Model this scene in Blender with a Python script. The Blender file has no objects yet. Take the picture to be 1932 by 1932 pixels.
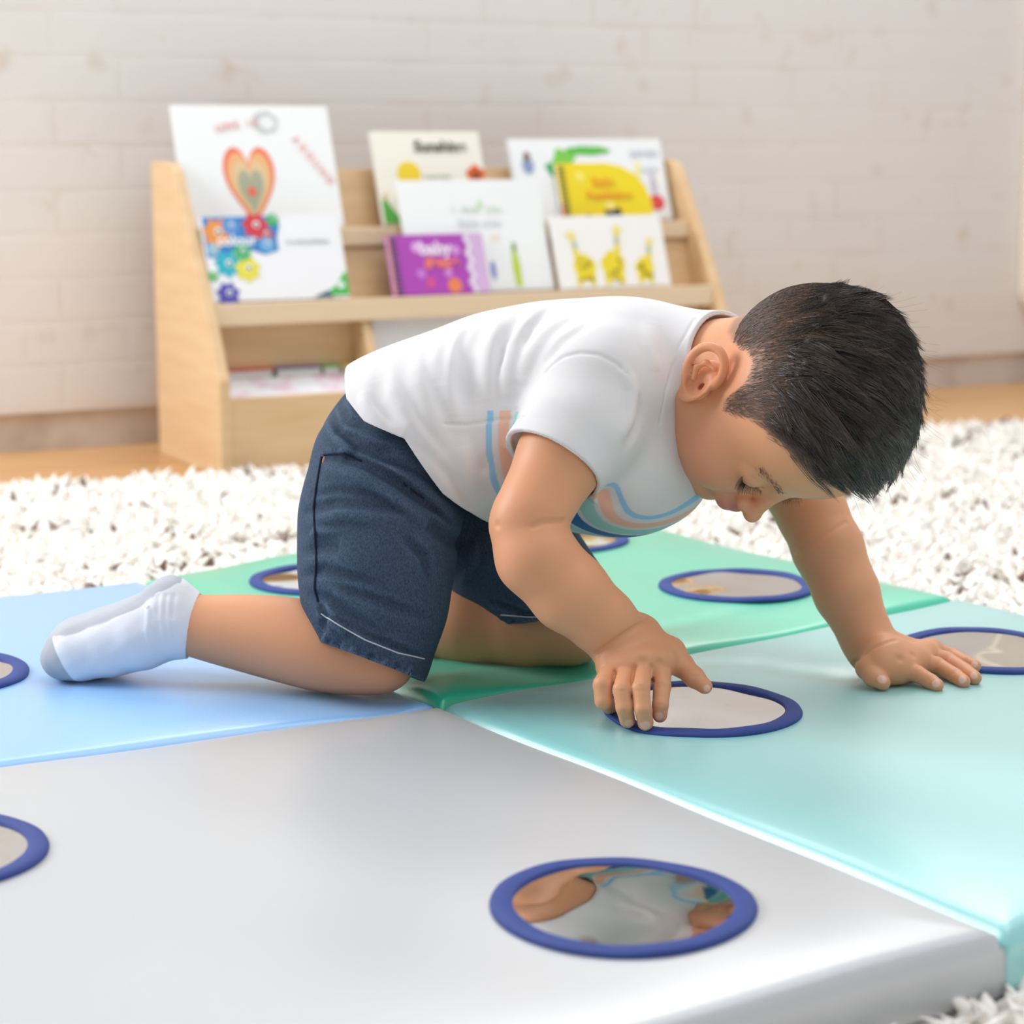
import bpy, bmesh, math, random
import numpy as np
from mathutils import Vector, Matrix
random.seed(4); rng = np.random.default_rng(4)

# ------------------------------------------------------------------ camera, light, exposure
F = 3950.0; PITCH = math.atan(703 / F); ZC = 0.50
CP, SP = math.cos(PITCH), math.sin(PITCH)
cam = bpy.data.cameras.new('camera'); cam.sensor_width = 36; cam.lens = F * 36 / 1932
cam.clip_start = .05; cam.clip_end = 50
cam.dof.use_dof = True; cam.dof.focus_distance = 1.655; cam.dof.aperture_fstop = 6.0
co = bpy.data.objects.new('camera', cam); bpy.context.scene.collection.objects.link(co)
co.location = (0, 0, ZC); co.rotation_euler = (math.pi / 2 - PITCH, 0, 0)
sc = bpy.context.scene; sc.camera = co
sc.view_settings.view_transform = 'Standard'; sc.view_settings.look = 'None'
sc.view_settings.exposure = 0.12; sc.view_settings.gamma = 1; sc.view_settings.use_curve_mapping = False
world = bpy.data.worlds.new('world'); sc.world = world; world.use_nodes = True
world.node_tree.nodes['Background'].inputs[0].default_value = (0.93, 0.95, 1.0, 1)
_wn = world.node_tree; _tc = _wn.nodes.new('ShaderNodeTexCoord'); _dp = _wn.nodes.new('ShaderNodeVectorMath'); _dp.operation = 'DOT_PRODUCT'; _dp.inputs[1].default_value = (0, .55, .70)
_mr = _wn.nodes.new('ShaderNodeMapRange'); _mr.inputs['From Min'].default_value = -.8; _mr.inputs['From Max'].default_value = .9; _mr.inputs['To Min'].default_value = .20; _mr.inputs['To Max'].default_value = .70
_wn.links.new(_tc.outputs['Generated'], _dp.inputs[0]); _wn.links.new(_dp.outputs['Value'], _mr.inputs['Value']); _wn.links.new(_mr.outputs[0], _wn.nodes['Background'].inputs[1])   # room is brighter towards the window side
def area(name, loc, target, sx, sy, power, col):
    l = bpy.data.lights.new(name, 'AREA'); l.shape = 'RECTANGLE'; l.size = sx; l.size_y = sy; l.energy = power; l.color = col
    o = bpy.data.objects.new(name, l); sc.collection.objects.link(o); o.location = loc
    o.rotation_euler = (Vector(target) - Vector(loc)).to_track_quat('-Z', 'Y').to_euler(); return o
area('window_light_back', (-.3, 3.55, 2.1), (0, 1.7, .1), 3.4, 1.0, 50, (1, .985, .96))
area('window_light_top', (1.0, 1.5, 2.6), (0.1, 2.0, .1), 2.2, 2.2, 27, (.97, .985, 1))
area('fill_light_front', (.6, -1.6, 1.7), (0, 2.4, .3), 2.4, 1.6, 7, (1, .99, .97))  # unseen soft fill added behind the camera to brighten the shelf bins
area('window_light_side', (-2.3, 2.0, 1.35), (0, 1.8, .2), 1.1, 1.1, 50, (.97, .985, 1))

# ------------------------------------------------------------------ helpers
def at(px, py, D):
    a = (px - 966) / F; b = (966 - py) / F
    return np.array([a * D, (CP + b * SP) * D, ZC + (-SP + b * CP) * D])
def on(px, py, z):
    b = (966 - py) / F; return at(px, py, (z - ZC) / (-SP + b * CP))
COL = sc.collection
def link(name, me, mat=None, parent=None, smooth=True):
    o = bpy.data.objects.new(name, me); COL.objects.link(o)
    if mat is not None and not me.materials:
        for m in (mat if isinstance(mat, (list, tuple)) else [mat]): me.materials.append(m)
    if parent is not None: o.parent = parent
    if smooth and hasattr(me, 'polygons'): me.polygons.foreach_set('use_smooth', [True] * len(me.polygons))
    return o
def tag(o, label=None, cat=None, group=None, kind=None):
    if label: o['label'] = label
    if cat: o['category'] = cat
    if group: o['group'] = group
    if kind: o['kind'] = kind
    return o
def empty(name, loc, rz=0):
    o = bpy.data.objects.new(name, None); COL.objects.link(o); o.location = loc; o.rotation_euler = (0, 0, rz)
    o.empty_display_size = .05; return o
def pymesh(name, V, Fc):
    me = bpy.data.meshes.new(name); me.from_pydata([tuple(map(float, v)) for v in V], [], [tuple(map(int, f)) for f in Fc]); me.update(); return me
def npmesh(name, V, Q):
    V = np.asarray(V, np.float32); Q = np.asarray(Q, np.int32); k = Q.shape[1]
    me = bpy.data.meshes.new(name); me.vertices.add(len(V)); me.vertices.foreach_set('co', V.ravel())
    me.loops.add(Q.size); me.loops.foreach_set('vertex_index', Q.ravel())
    me.polygons.add(len(Q)); me.polygons.foreach_set('loop_start', np.arange(0, Q.size, k, dtype=np.int32))
    me.update(calc_edges=True); me.validate(); return me
def setcol(me, C, name='Col'):
    a = me.color_attributes.new(name, 'FLOAT_COLOR', 'POINT'); C = np.asarray(C, np.float32)
    if C.shape[1] == 3: C = np.c_[C, np.ones(len(C), np.float32)]
    a.data.foreach_set('color', C.astype(np.float32).ravel())
def box(name, lo, hi, mat, parent=None, bevel=0.0, seg=2, M=None):
    bm = bmesh.new(); bmesh.ops.create_cube(bm, size=1)
    for v in bm.verts: v.co = Vector([lo[i] + (v.co[i] + .5) * (hi[i] - lo[i]) for i in range(3)])
    if bevel: bmesh.ops.bevel(bm, geom=bm.edges[:], offset=bevel, segments=seg, profile=.7, affect='EDGES')
    if M is not None: bmesh.ops.transform(bm, matrix=M, verts=bm.verts)
    me = bpy.data.meshes.new(name); bm.to_mesh(me); bm.free()
    return link(name, me, mat, parent, smooth=False)
def prism(name, pts, h0, h1, axis, mat, parent=None, bevel=0.0):
    # polygon pts extruded between h0 and h1 along axis ('x': pts are (y,z); 'y': (x,z); 'z': (x,y))
    mk = {'x': lambda p, h: (h, p[0], p[1]), 'y': lambda p, h: (p[0], h, p[1]), 'z': lambda p, h: (p[0], p[1], h)}[axis]
    bm = bmesh.new(); a = [bm.verts.new(mk(p, h0)) for p in pts]; b = [bm.verts.new(mk(p, h1)) for p in pts]
    bm.faces.new(a); bm.faces.new(b[::-1]); n = len(pts)
    for i in range(n): bm.faces.new((a[i], b[i], b[(i + 1) % n], a[(i + 1) % n]))
    bmesh.ops.recalc_face_normals(bm, faces=bm.faces[:])
    if bevel: bmesh.ops.bevel(bm, geom=bm.edges[:], offset=bevel, segments=2, profile=.7, affect='EDGES')
    me = bpy.data.meshes.new(name); bm.to_mesh(me); bm.free(); return link(name, me, mat, parent, smooth=False)
def tube(pts, r, n=8, closed=False):
    P = np.asarray(pts, float); m = len(P); r = np.broadcast_to(r, (m,))
    T = np.gradient(P, axis=0) if not closed else np.roll(P, -1, 0) - np.roll(P, 1, 0)
    T /= np.linalg.norm(T, axis=1)[:, None] + 1e-12
    up = np.array([0, 0, 1.]) if abs(T[0, 2]) < .9 else np.array([1., 0, 0]); V = []; N = None
    for i in range(m):
        if N is None: N = np.cross(T[i], up)
        else: N = N - T[i] * (N @ T[i])
        N = N / np.linalg.norm(N); B = np.cross(T[i], N)
        for j in range(n):
            a = 2 * math.pi * j / n; V.append(P[i] + r[i] * (math.cos(a) * N + math.sin(a) * B))
    Q = [(i * n + j, i * n + (j + 1) % n, ((i + 1) % m) * n + (j + 1) % n, ((i + 1) % m) * n + j) for i in range(m if closed else m - 1) for j in range(n)]
    return V, Q

# ------------------------------------------------------------------ materials
def mat(name, col=(.8, .8, .8), rough=.5, spec=.5, **kw):
    m = bpy.data.materials.new(name); m.use_nodes = True; b = m.node_tree.nodes['Principled BSDF']
    b.inputs['Base Color'].default_value = (*col, 1); b.inputs['Roughness'].default_value = rough
    b.inputs['Specular IOR Level'].default_value = spec
    for k, v in kw.items(): b.inputs[k.replace('_', ' ')].default_value = v
    return m
def nd(m, t, **kw):
    n = m.node_tree.nodes.new(t)
    for k, v in kw.items():
        if k in n.inputs: n.inputs[k].default_value = v
        else: setattr(n, k, v)
    return n
def lk(m, a, b): m.node_tree.links.new(a, b)
def bsdf(m): return m.node_tree.nodes['Principled BSDF']
def add_bump(m, scale, strength, dist, kind='ShaderNodeTexNoise', detail=3, vec=None, coord='Object', stretch=None, out=None):
    tc = nd(m, 'ShaderNodeTexCoord'); t = nd(m, kind); t.inputs['Scale'].default_value = scale
    if 'Detail' in t.inputs: t.inputs['Detail'].default_value = detail
    src = tc.outputs[coord]
    if stretch:
        mp = nd(m, 'ShaderNodeMapping'); mp.inputs['Scale'].default_value = stretch; lk(m, src, mp.inputs[0]); src = mp.outputs[0]
    lk(m, src, t.inputs['Vector'])
    bp = nd(m, 'ShaderNodeBump'); bp.inputs['Strength'].default_value = strength; bp.inputs['Distance'].default_value = dist
    lk(m, t.outputs[out or 0], bp.inputs['Height'])
    old = bsdf(m).inputs['Normal'].links
    if old: lk(m, old[0].from_socket, bp.inputs['Normal'])
    lk(m, bp.outputs[0], bsdf(m).inputs['Normal']); return t
def noise_mix(m, c1, c2, scale, detail=4, lo=.35, hi=.65, stretch=None, rough=.5):
    tc = nd(m, 'ShaderNodeTexCoord'); t = nd(m, 'ShaderNodeTexNoise', Scale=scale, Detail=detail, Roughness=rough)
    src = tc.outputs['Object']
    if stretch:
        mp = nd(m, 'ShaderNodeMapping'); mp.inputs['Scale'].default_value = stretch; lk(m, src, mp.inputs[0]); src = mp.outputs[0]
    lk(m, src, t.inputs['Vector'])
    r = nd(m, 'ShaderNodeValToRGB'); r.color_ramp.elements[0].position = lo; r.color_ramp.elements[1].position = hi
    r.color_ramp.elements[0].color = (*c1, 1); r.color_ramp.elements[1].color = (*c2, 1)
    lk(m, t.outputs[0], r.inputs[0]); lk(m, r.outputs[0], bsdf(m).inputs['Base Color']); return r
def attr_mat(name, rough, spec=.4, **kw):
    m = mat(name, rough=rough, spec=spec, **kw); a = nd(m, 'ShaderNodeAttribute'); a.attribute_name = 'Col'
    lk(m, a.outputs['Color'], bsdf(m).inputs['Base Color']); return m

def vinyl(name, col):
    m = mat(name, col, .36, .75); bsdf(m).inputs['Coat Weight'].default_value = 1; bsdf(m).inputs['Coat Roughness'].default_value = .36; bsdf(m).inputs['Coat IOR'].default_value = 1.65; bsdf(m).inputs['Sheen Weight'].default_value = .3; bsdf(m).inputs['Sheen Roughness'].default_value = .35
    add_bump(m, 420, .12, .0006, 'ShaderNodeTexVoronoi'); add_bump(m, 9, .25, .004, detail=2); return m
V_BLUE = vinyl('blue_vinyl', (.24, .53, .93)); V_GREEN = vinyl('green_vinyl', (.008, .56, .34))
V_AQUA = vinyl('aqua_vinyl', (.28, .66, .65)); V_GREY = vinyl('grey_vinyl', (.50, .52, .535))
RIBBON = mat('navy_ribbon', (.028, .06, .27), .6, .4); add_bump(RIBBON, 900, .35, .0008, 'ShaderNodeTexWave')
MIRROR = mat('soft_mirror', (.76, .74, .72), .035, .5, Metallic=1.0); add_bump(MIRROR, 22, .05, .002, detail=2)
WOOD = mat('birch_ply', (.72, .50, .27), .38, .4)
noise_mix(WOOD, (.66, .44, .235), (.74, .52, .30), 6, stretch=(1, 1, 9), lo=.3, hi=.7)
WOODEDGE = mat('birch_edge', (.80, .62, .42), .4, .4)
FLOORM = mat('oak_floor', (.62, .36, .16), .35, .4); noise_mix(FLOORM, (.56, .31, .13), (.68, .40, .18), 5, stretch=(.6, 8, 1))

# ------------------------------------------------------------------ room
WD = np.array([.8814, .4724, 0.]); WN = np.array([.4724, -.8814, 0.])
WALL0 = on(0, 858, 0); ROT = math.atan2(.4724, .8814)
def M_from(origin):      # local x along wall, y away from camera (into wall), z up
    return Matrix.Translation(Vector(origin)) @ Matrix.Rotation(ROT, 4, 'Z')
# painted brick: real relief in the mesh
def brick_wall():
    W0, W1, H0, H1 = -2.6, 4.2, .065, 2.7
    m = mat('painted_brick', (.78, .74, .70), .6, .3)
    tc = nd(m, 'ShaderNodeTexCoord'); mp = nd(m, 'ShaderNodeMapping')
    mp.inputs['Rotation'].default_value = (math.pi / 2, 0, 0)
    lk(m, tc.outputs['Object'], mp.inputs[0])
    br = nd(m, 'ShaderNodeTexBrick', Scale=1.0); br.offset = .5
    br.inputs['Color1'].default_value = (.77, .73, .70, 1); br.inputs['Color2'].default_value = (.755, .715, .685, 1)
    br.inputs['Mortar'].default_value = (.71, .65, .60, 1); br.inputs['Mortar Size'].default_value = .006
    br.inputs['Mortar Smooth'].default_value = .6; br.inputs['Brick Width'].default_value = .22; br.inputs['Row Height'].default_value = .07
    lk(m, mp.outputs[0], br.inputs['Vector'])
    nz = nd(m, 'ShaderNodeTexNoise', Scale=5.0, Detail=5.0); lk(m, tc.outputs['Object'], nz.inputs['Vector'])
    rp = nd(m, 'ShaderNodeValToRGB'); rp.color_ramp.elements[0].position = .46; rp.color_ramp.elements[1].position = .70
    lk(m, nz.outputs[0], rp.inputs[0])
    mx = nd(m, 'ShaderNodeMix', data_type='RGBA'); lk(m, rp.outputs[0], mx.inputs[0])
    mx.inputs[6].default_value = (.77, .735, .705, 1); lk(m, br.outputs[0], mx.inputs[7])
    n2 = nd(m, 'ShaderNodeTexNoise', Scale=14.0, Detail=4.0); lk(m, tc.outputs['Object'], n2.inputs['Vector'])
    r2 = nd(m, 'ShaderNodeValToRGB'); r2.color_ramp.elements[0].position = .60; r2.color_ramp.elements[1].position = .74
    r2.color_ramp.elements[0].color = (1, 1, 1, 1); r2.color_ramp.elements[1].color = (.88, .82, .76, 1); lk(m, n2.outputs[0], r2.inputs[0])
    mm = nd(m, 'ShaderNodeMix', data_type='RGBA', blend_type='MULTIPLY'); mm.inputs[0].default_value = 1
    lk(m, mx.outputs[2], mm.inputs[6]); lk(m, r2.outputs[0], mm.inputs[7]); lk(m, mm.outputs[2], bsdf(m).inputs['Base Color'])
    bp = nd(m, 'ShaderNodeBump'); bp.inputs['Strength'].default_value = .15; bp.inputs['Distance'].default_value = .003; bp.invert = True
    lk(m, br.outputs['Fac'], bp.inputs['Height']); lk(m, bp.outputs[0], bsdf(m).inputs['Normal'])
    o = box('wall_back', (W0, 0, H0), (W1, .12, H1), m); o.matrix_world = M_from(WALL0 - WN * .0); tag(o, kind='structure')
    b = mat('painted_plinth', (.66, .58, .52), .65, .3); noise_mix(b, (.50, .42, .36), (.70, .63, .57), 9, lo=.3, hi=.6)
    o = box('baseboard_back', (W0, .014, 0), (W1, .12, H0), b); o.matrix_world = M_from(WALL0); tag(o, kind='structure')
brick_wall()
fl = box('floor', (-3.2, -1.0, -.06), (3.6, 6.2, 0), FLOORM); tag(fl, kind='structure')
# planks grooves as bump
add_bump(FLOORM, 1.0, .3, .002, 'ShaderNodeTexWave', coord='Object', stretch=(1, 1, 1))
# cream rounded panel at the right end of the wall
def wall_panel():
    s0 = 2.118; pts = []
    def arc(cx, cz, r, a0, a1, n=8):
        for i in range(n + 1): a = math.radians(a0 + (a1 - a0) * i / n); pts.append((cx + r * math.cos(a), cz + r * math.sin(a)))
    z0, z1, s1, r = .145, 1.9, s0 + .8, .05
    arc(s0 + r, z0 + r, r, 180, 270); arc(s1 - r, z0 + r, r, 270, 360); arc(s1 - r, z1 - r, r, 0, 90); arc(s0 + r, z1 - r, r, 90, 180)
    o = prism('wall_panel', pts, -.03, -.001, 'y', mat('cream_laminate', (.86, .80, .70), .4, .4), bevel=.006)
    o.matrix_world = M_from(WALL0); tag(o, 'cream panel with rounded corners mounted on the brick wall at the right edge', 'panel')
wall_panel()

# ------------------------------------------------------------------ shelf and books
SO = on(418, 903, 0); SW = .93
shelf = empty('book_display_shelf', SO, ROT)      # local x along the wall, local y away from the camera
tag(shelf, 'low birch plywood book display shelf with slanted sides against the white brick wall', 'shelf')
prof = [(0, 0), (0.0, .145), (.057, .255), (.18, .452), (.20, .463), (.222, .466), (.285, .466), (.285, 0)]
for i, s in enumerate((0, SW - .018)):
    prism('side_panel', prof, s, s + .018, 'x', WOOD, shelf, bevel=.004)
I0, I1 = .0182, SW - .0182
box('back_panel', (I0, .268, .0), (I1, .283, .452), WOOD, shelf, .003)
box('front_board', (I0, .004, .0), (I1, .018, .118), WOOD, shelf, .003)
box('bin_floor', (I0, .019, .03), (I1, .267, .042), WOOD, shelf)
prism('bin_divider', [(.02, .043), (.02, .13), (.0715, .228), (.1035, .228), (.1035, .043)], .262, .277, 'x', WOOD, shelf, bevel=.002)
box('bin_back', (I0, .104, .043), (I1, .114, .228), WOOD, shelf, .002)
box('display_ledge', (I0, .062, .23), (I1, .20, .242), WOOD, shelf, .003)
box('ledge_lip', (I0, .055, .222), (I1, .0665, .256), WOODEDGE, shelf, .003)
prism('riser_board', [(.118, .243), (.128, .243), (.163, .35), (.153, .35)], I0, I1, 'x', WOOD, shelf, bevel=.001)
box('display_ledge', (I0, .145, .338), (I1, .262, .35), WOOD, shelf, .003)
box('ledge_lip', (I0, .135, .334), (I1, .1445, .362), WOODEDGE, shelf, .003)
prism('slanted_backboard', [(.205, .351), (.215, .351), (.252, .452), (.242, .452)], I0, I1, 'x', WOOD, shelf, bevel=.001)

PAPER = mat('book_pages', (.85, .83, .79), .7, .2)
def flat(name, pts, col, parent, y=-.0006, rough=.35, emis=None):
    key = 'ink_%02x%02x%02x' % tuple(int(c * 255) for c in col)
    m = bpy.data.materials.get(key) or mat(key, col, rough, .4)
    n = len(pts); V = [(p[0], y, p[1]) for p in pts] + [(p[0], y + .0004, p[1]) for p in pts]
    Fc = [tuple(range(n)), tuple(range(2 * n - 1, n - 1, -1))] + [(i, i + n, (i + 1) % n + n, (i + 1) % n) for i in range(n)]
    return link(name, pymesh(name, V, Fc), m, parent, smooth=False)
def disc(cx, cz, rx, rz=None, n=20, wob=0, k=5):
    rz = rz or rx
    return [(cx + rx * (1 + wob * math.sin(k * a)) * math.cos(a), cz + rz * (1 + wob * math.sin(k * a)) * math.sin(a)) for a in [2 * math.pi * i / n for i in range(n)]]
def words(name, body, x, z, size, col, parent, rot=0, y=-.0012, bold=0.0):
    cu = bpy.data.curves.new(name, 'FONT'); cu.body = body; cu.size = size; cu.extrude = .0003; cu.align_x = 'CENTER'; cu.offset = bold
    t = bpy.data.objects.new('tmp', cu); COL.objects.link(t)
    me = bpy.data.meshes.new_from_object(t.evaluated_get(bpy.context.evaluated_depsgraph_get())); bpy.data.objects.remove(t)
    M = Matrix.Translation((x, y, z)) @ Matrix.Rotation(rot, 4, 'Y') @ Matrix.Rotation(math.pi / 2, 4, 'X'); me.transform(M)
    key = 'ink_%02x%02x%02x' % tuple(int(c * 255) for c in col)
    m = bpy.data.materials.get(key) or mat(key, col, .4, .4); me.materials.clear()
    return link(name, me, m, parent, smooth=False)
def book(label, x, z, y, w, h, lean, col, thick=.008, roll=0, group=None, name='picture_book', rounded=None):
    # x,z = lower left corner of the cover on the shelf; local frame: x right, z up the cover, y into the book
    r = empty(name, (0, 0, 0)); tag(r, label, 'book', group)
    M = M_from(SO) @ Matrix.Translation((x, y, z)) @ Matrix.Rotation(-lean, 4, 'X') @ Matrix.Rotation(roll, 4, 'Y')
    r.matrix_world = M
    cm = mat('cover', col, .3, .5)
    if rounded: prism('cover', rounded, 0, .0012, 'y', cm, r); prism('pages', [(px * .985 + .001, pz * .985 + .001) for px, pz in rounded], .0013, thick, 'y', PAPER, r)
    else:
        box('cover', (0, 0, 0), (w, .0015, h), cm, r, .0006); box('pages', (.002, .0016, .002), (w - .003, thick, h - .002), PAPER, r)
        box('back_cover', (0, thick + .0001, 0), (w, thick + .0015, h), cm, r, .0006)
    return r
def spiral(parent, x, h, n=14, r=.006):
    for i in range(n):
        z = h * (i + .5) / n; P = [(x + r * 1.25 * math.cos(a), .004 + r * math.sin(a), z + .0015 * math.sin(a)) for a in np.linspace(0, 2 * math.pi, 12, endpoint=False)]
        V, Q = tube(P, .0014, 5, True); link('spiral_ring', pymesh('ring', V, Q), STEEL, parent)
STEEL = mat('dark_wire', (.10, .11, .11), .35, .5, Metallic=.6)
L1 = .34
def heartpts(cx, cz, w, h):
    out = []
    for i in range(40):
        t = 2 * math.pi * i / 40; X = 16 * math.sin(t) ** 3; Z = 13 * math.cos(t) - 5 * math.cos(2 * t) - 2 * math.cos(3 * t) - math.cos(4 * t)
        out.append((cx + X / 16 * w, cz + (Z + 2.5) / 14.5 * h))
    return out
# 1 heart book (upper tier, left)
b = book('large white book with nested orange and red heart on upper tier at left end', .018, .364, .168, .262, .20, L1, (.83, .84, .84))
flat('heart_picture', heartpts(.113, .062, .043, .070), (.80, .16, .08), b)
flat('heart_picture', heartpts(.113, .062, .037, .061), (.82, .42, .18), b, -.0009)
flat('heart_picture', heartpts(.113, .060, .029, .050), (.72, .52, .28), b, -.0012)
flat('heart_picture', heartpts(.113, .056, .021, .038), (.36, .38, .26), b, -.0015)
flat('star_picture', [(.113 + (.012 if i % 2 == 0 else .005) * math.sin(i * math.pi / 5), .058 + (.012 if i % 2 == 0 else .005) * math.cos(i * math.pi / 5)) for i in range(10)], (.80, .10, .05), b, -.0018)
for i, ch in enumerate('LOVE IS'): words('title_text', ch, .072 + .0105 * i, .157 + .0016 * i, .017, (.85, .45, .43), b, rot=-.15, bold=.0004) if ch != ' ' else None
for i, ch in enumerate('AROUND'): words('title_text', ch, .196 + .0095 * i, .140 - .0135 * i, .017, (.85, .45, .43), b, rot=.95, bold=.0004)
ring = disc(.152, .172, .022, .019, wob=.06, k=6); flat('cloud_picture', ring, (.55, .56, .56), b); flat('cloud_picture', disc(.155, .171, .013, .011), (.80, .81, .81), b, -.001)
# 2 colourful book (lower tier left)
b = book('white book with colourful creature patches on lower tier at left end', .019, .258, .0695, .226, .134, L1, (.83, .83, .85))
flat('sky_patch', [(.001, .133), (.121, .133), (.125, .118), (.118, .098), (.118, .078), (.095, .072), (.06, .085), (.018, .068), (.001, .07)], (.02, .20, .52), b)
for cx, cz, r_, c_ in [(.022, .108, .021, (.78, .28, .05)), (.085, .118, .019, (.62, .03, .05)), (.10, .104, .012, (.55, .05, .08)), (.115, .127, .010, (.05, .42, .12)), (.032, .058, .019, (.02, .42, .52)),
                       (.063, .050, .019, (.75, .68, .05)), (.026, .012, .017, (.08, .07, .40)), (.058, .077, .014, (.06, .42, .16)), (.045, .118, .014, (.10, .28, .62)), (.006, .04, .008, (.10, .45, .12)), (.10, .088, .012, (.15, .40, .68)), (.012, .082, .010, (.30, .50, .62))]:
    flat('creature_picture', disc(cx, cz, r_, wob=.16, k=7, n=30), c_, b, -.0009 - .0001 * random.random())
    flat('eye_picture', disc(cx + .002, cz + .002, r_ * .28), (.85, .85, .85), b, -.0014); flat('eye_picture', disc(cx + .002, cz + .001, r_ * .14), (.02, .02, .02), b, -.0018)
words('title_text', 'colour', .052, .088, .024, (.85, .87, .9), b, bold=.0006); words('title_text', 'is everywhere', .168, .088, .0125, (.45, .46, .48), b)
flat('leaf_picture', [(.180, .004), (.205, .020), (.221, .040), (.2255, .040), (.2255, .004)], (.06, .45, .08), b); flat('leaf_picture', [(.165, .002), (.190, .012), (.198, .002)], (.03, .10, .14), b, -.0009)
flat('dot_picture', disc(.213, .020, .006), (.75, .85, .78), b, -.0012)
# 3 sunshine book
b = book('cream book titled Sunshine with yellow sun circle on upper tier', .350, .364, .168, .197, .158, L1, (.84, .80, .70))
words('title_text', 'Sunshine', .122, .123, .027, (.16, .15, .11), b, bold=.0009)
flat('sun_picture', disc(.058, .085, .0215), (.82, .60, .02), b); flat('flower_picture', disc(.180, .082, .017, wob=.12, k=5), (.70, .12, .02), b); flat('flower_picture', disc(.180, .082, .006), (.12, .05, .02), b, -.0012)
flat('hill_picture', [(.002, .002), (.002, .04), (.008, .045), (.022, .022), (.040, .002)], (.10, .42, .07), b); flat('hill_picture', [(.002, .05), (.014, .055), (.012, .04)], (.72, .5, .40), b)
words('author_text', 'a board book', .108, .078, .009, (.35, .42, .30), b)
# 4 big white book, lower tier
b = book('tall plain white book with faint green letters on lower tier behind the purple book', .360, .258, .079, .256, .188, L1, (.83, .845, .84))
words('title_text', 'I  love  you', .135, .133, .020, (.62, .72, .64), b); words('title_text', 'little one', .135, .108, .022, (.66, .70, .74), b)
flat('leaf_picture', disc(.142, .146, .006, wob=.3, k=4), (.48, .72, .45), b)
flat('grass_picture', [(.186, .006), (.184, .04), (.188, .075), (.194, .08), (.199, .04), (.197, .006)], (.50, .62, .06), b); flat('grass_picture', [(.187, .066), (.189, .08), (.195, .08), (.196, .066)], (.22, .33, .12), b, -.001)
flat('bird_picture', disc(.148, .035, .005, .016), (.20, .24, .55), b); flat('bird_picture', disc(.160, .090, .011, .006), (.82, .70, .62), b)
# 5 purple spiral book
b = book('small purple spiral bound book with orange title on the lower tier', .318, .2575, .062, .170, .099, L1, (.40, .05, .42), group=None)
spiral(b, .010, .098); words('title_text', 'baby', .082, .066, .030, (.85, .70, .86), b, bold=.001); words('title_text', 'dance', .090, .044, .026, (.85, .20, .16), b, bold=.0014)
for cx, cz, r_, c_ in [(.050, .078, .009, (.70, .38, .70)), (.052, .035, .008, (.55, .18, .60)), (.100, .035, .007, (.60, .25, .62)), (.118, .072, .008, (.6, .3, .65)), (.066, .020, .009, (.62, .08, .28))]: flat('bubble_picture', disc(cx, cz, r_), c_, b)
flat('orange_picture', disc(.108, .014, .0125), (.78, .22, .08), b)
flat('wavy_border', [(.136 + .003 * math.sin(z * 260), z) for z in np.linspace(.001, .098, 26)] + [(.169, .098), (.169, .001)], (.62, .42, .66), b, -.0008)
flat('wavy_border', [(.140 + .003 * math.sin(z * 260), z) for z in np.linspace(.001, .098, 26)] + [(.145 + .003 * math.sin(z * 260), z) for z in np.linspace(.098, .001, 26)], (.82, .78, .82), b, -.0013)
flat('spine_strip', [(.0005, .001), (.0005, .098), (.004, .098), (.004, .001)], (.70, .30, .22), b)
# 6 jungle book
b = book('white book with green leaves and blue penguin figure on upper tier at right end', .603, .364, .171, .300, .145, L1, (.84, .85, .86))
flat('bird_picture', disc(.030, .098, .011, .015), (.25, .33, .50), b); flat('bird_picture', disc(.030, .114, .007, .008), (.25, .17, .14), b, -.001)
flat('leaf_picture', disc(.076, .092, .012, .012, wob=.2, k=3), (.03, .38, .10), b); flat('leaf_picture', disc(.10, .108, .022, .018, wob=.2, k=4), (.20, .55, .08), b, -.0009); flat('leaf_picture', disc(.150, .124, .045, .008, wob=.1, k=8), (.10, .48, .06), b, -.001)
words('side_text', 'seven', .262, .112, .026, (.55, .58, .66), b); words('side_text', 'eight', .268, .085, .018, (.66, .70, .76), b); flat('leaf_picture', disc(.245, .09, .006, .016), (.85, .8, .35), b)
flat('berry_picture', disc(.272, .030, .016, .014), (.72, .08, .08), b); flat('figure_picture', disc(.272, .062, .006, .02), (.55, .50, .60), b)
# 7 yellow spiral book
rp = [(0, 0), (.176, 0), (.180, .03), (.172, .06), (.155, .082), (.130, .096), (.10, .102), (.0, .102)]
b = book('yellow spiral bound book with rounded top corner in front of the white jungle book', .678, .364, .158, .18, .10, L1, (.85, .66, .015), rounded=rp)
spiral(b, .010, .100, 14); words('title_text', 'little', .088, .060, .024, (.86, .40, .02), b, bold=.0008); words('title_text', 'Bumblebee', .096, .038, .020, (.86, .36, .02), b, bold=.0008)
flat('cap_picture', [(.085, .002), (.082, .018), (.105, .020), (.112, .024), (.118, .002)], (.03, .03, .05), b); flat('moon_picture', disc(.094, .026, .009), (.90, .74, .20), b, -.0007); flat('moon_picture', disc(.044, .078, .009), (.88, .76, .15), b)
flat('foot_picture', disc(.050, .006, .006), (.25, .20, .02), b); flat('side_strip', [(.0005, .001), (.0005, .03), (.005, .03), (.005, .001)], (.7, .1, .08), b)
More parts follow.
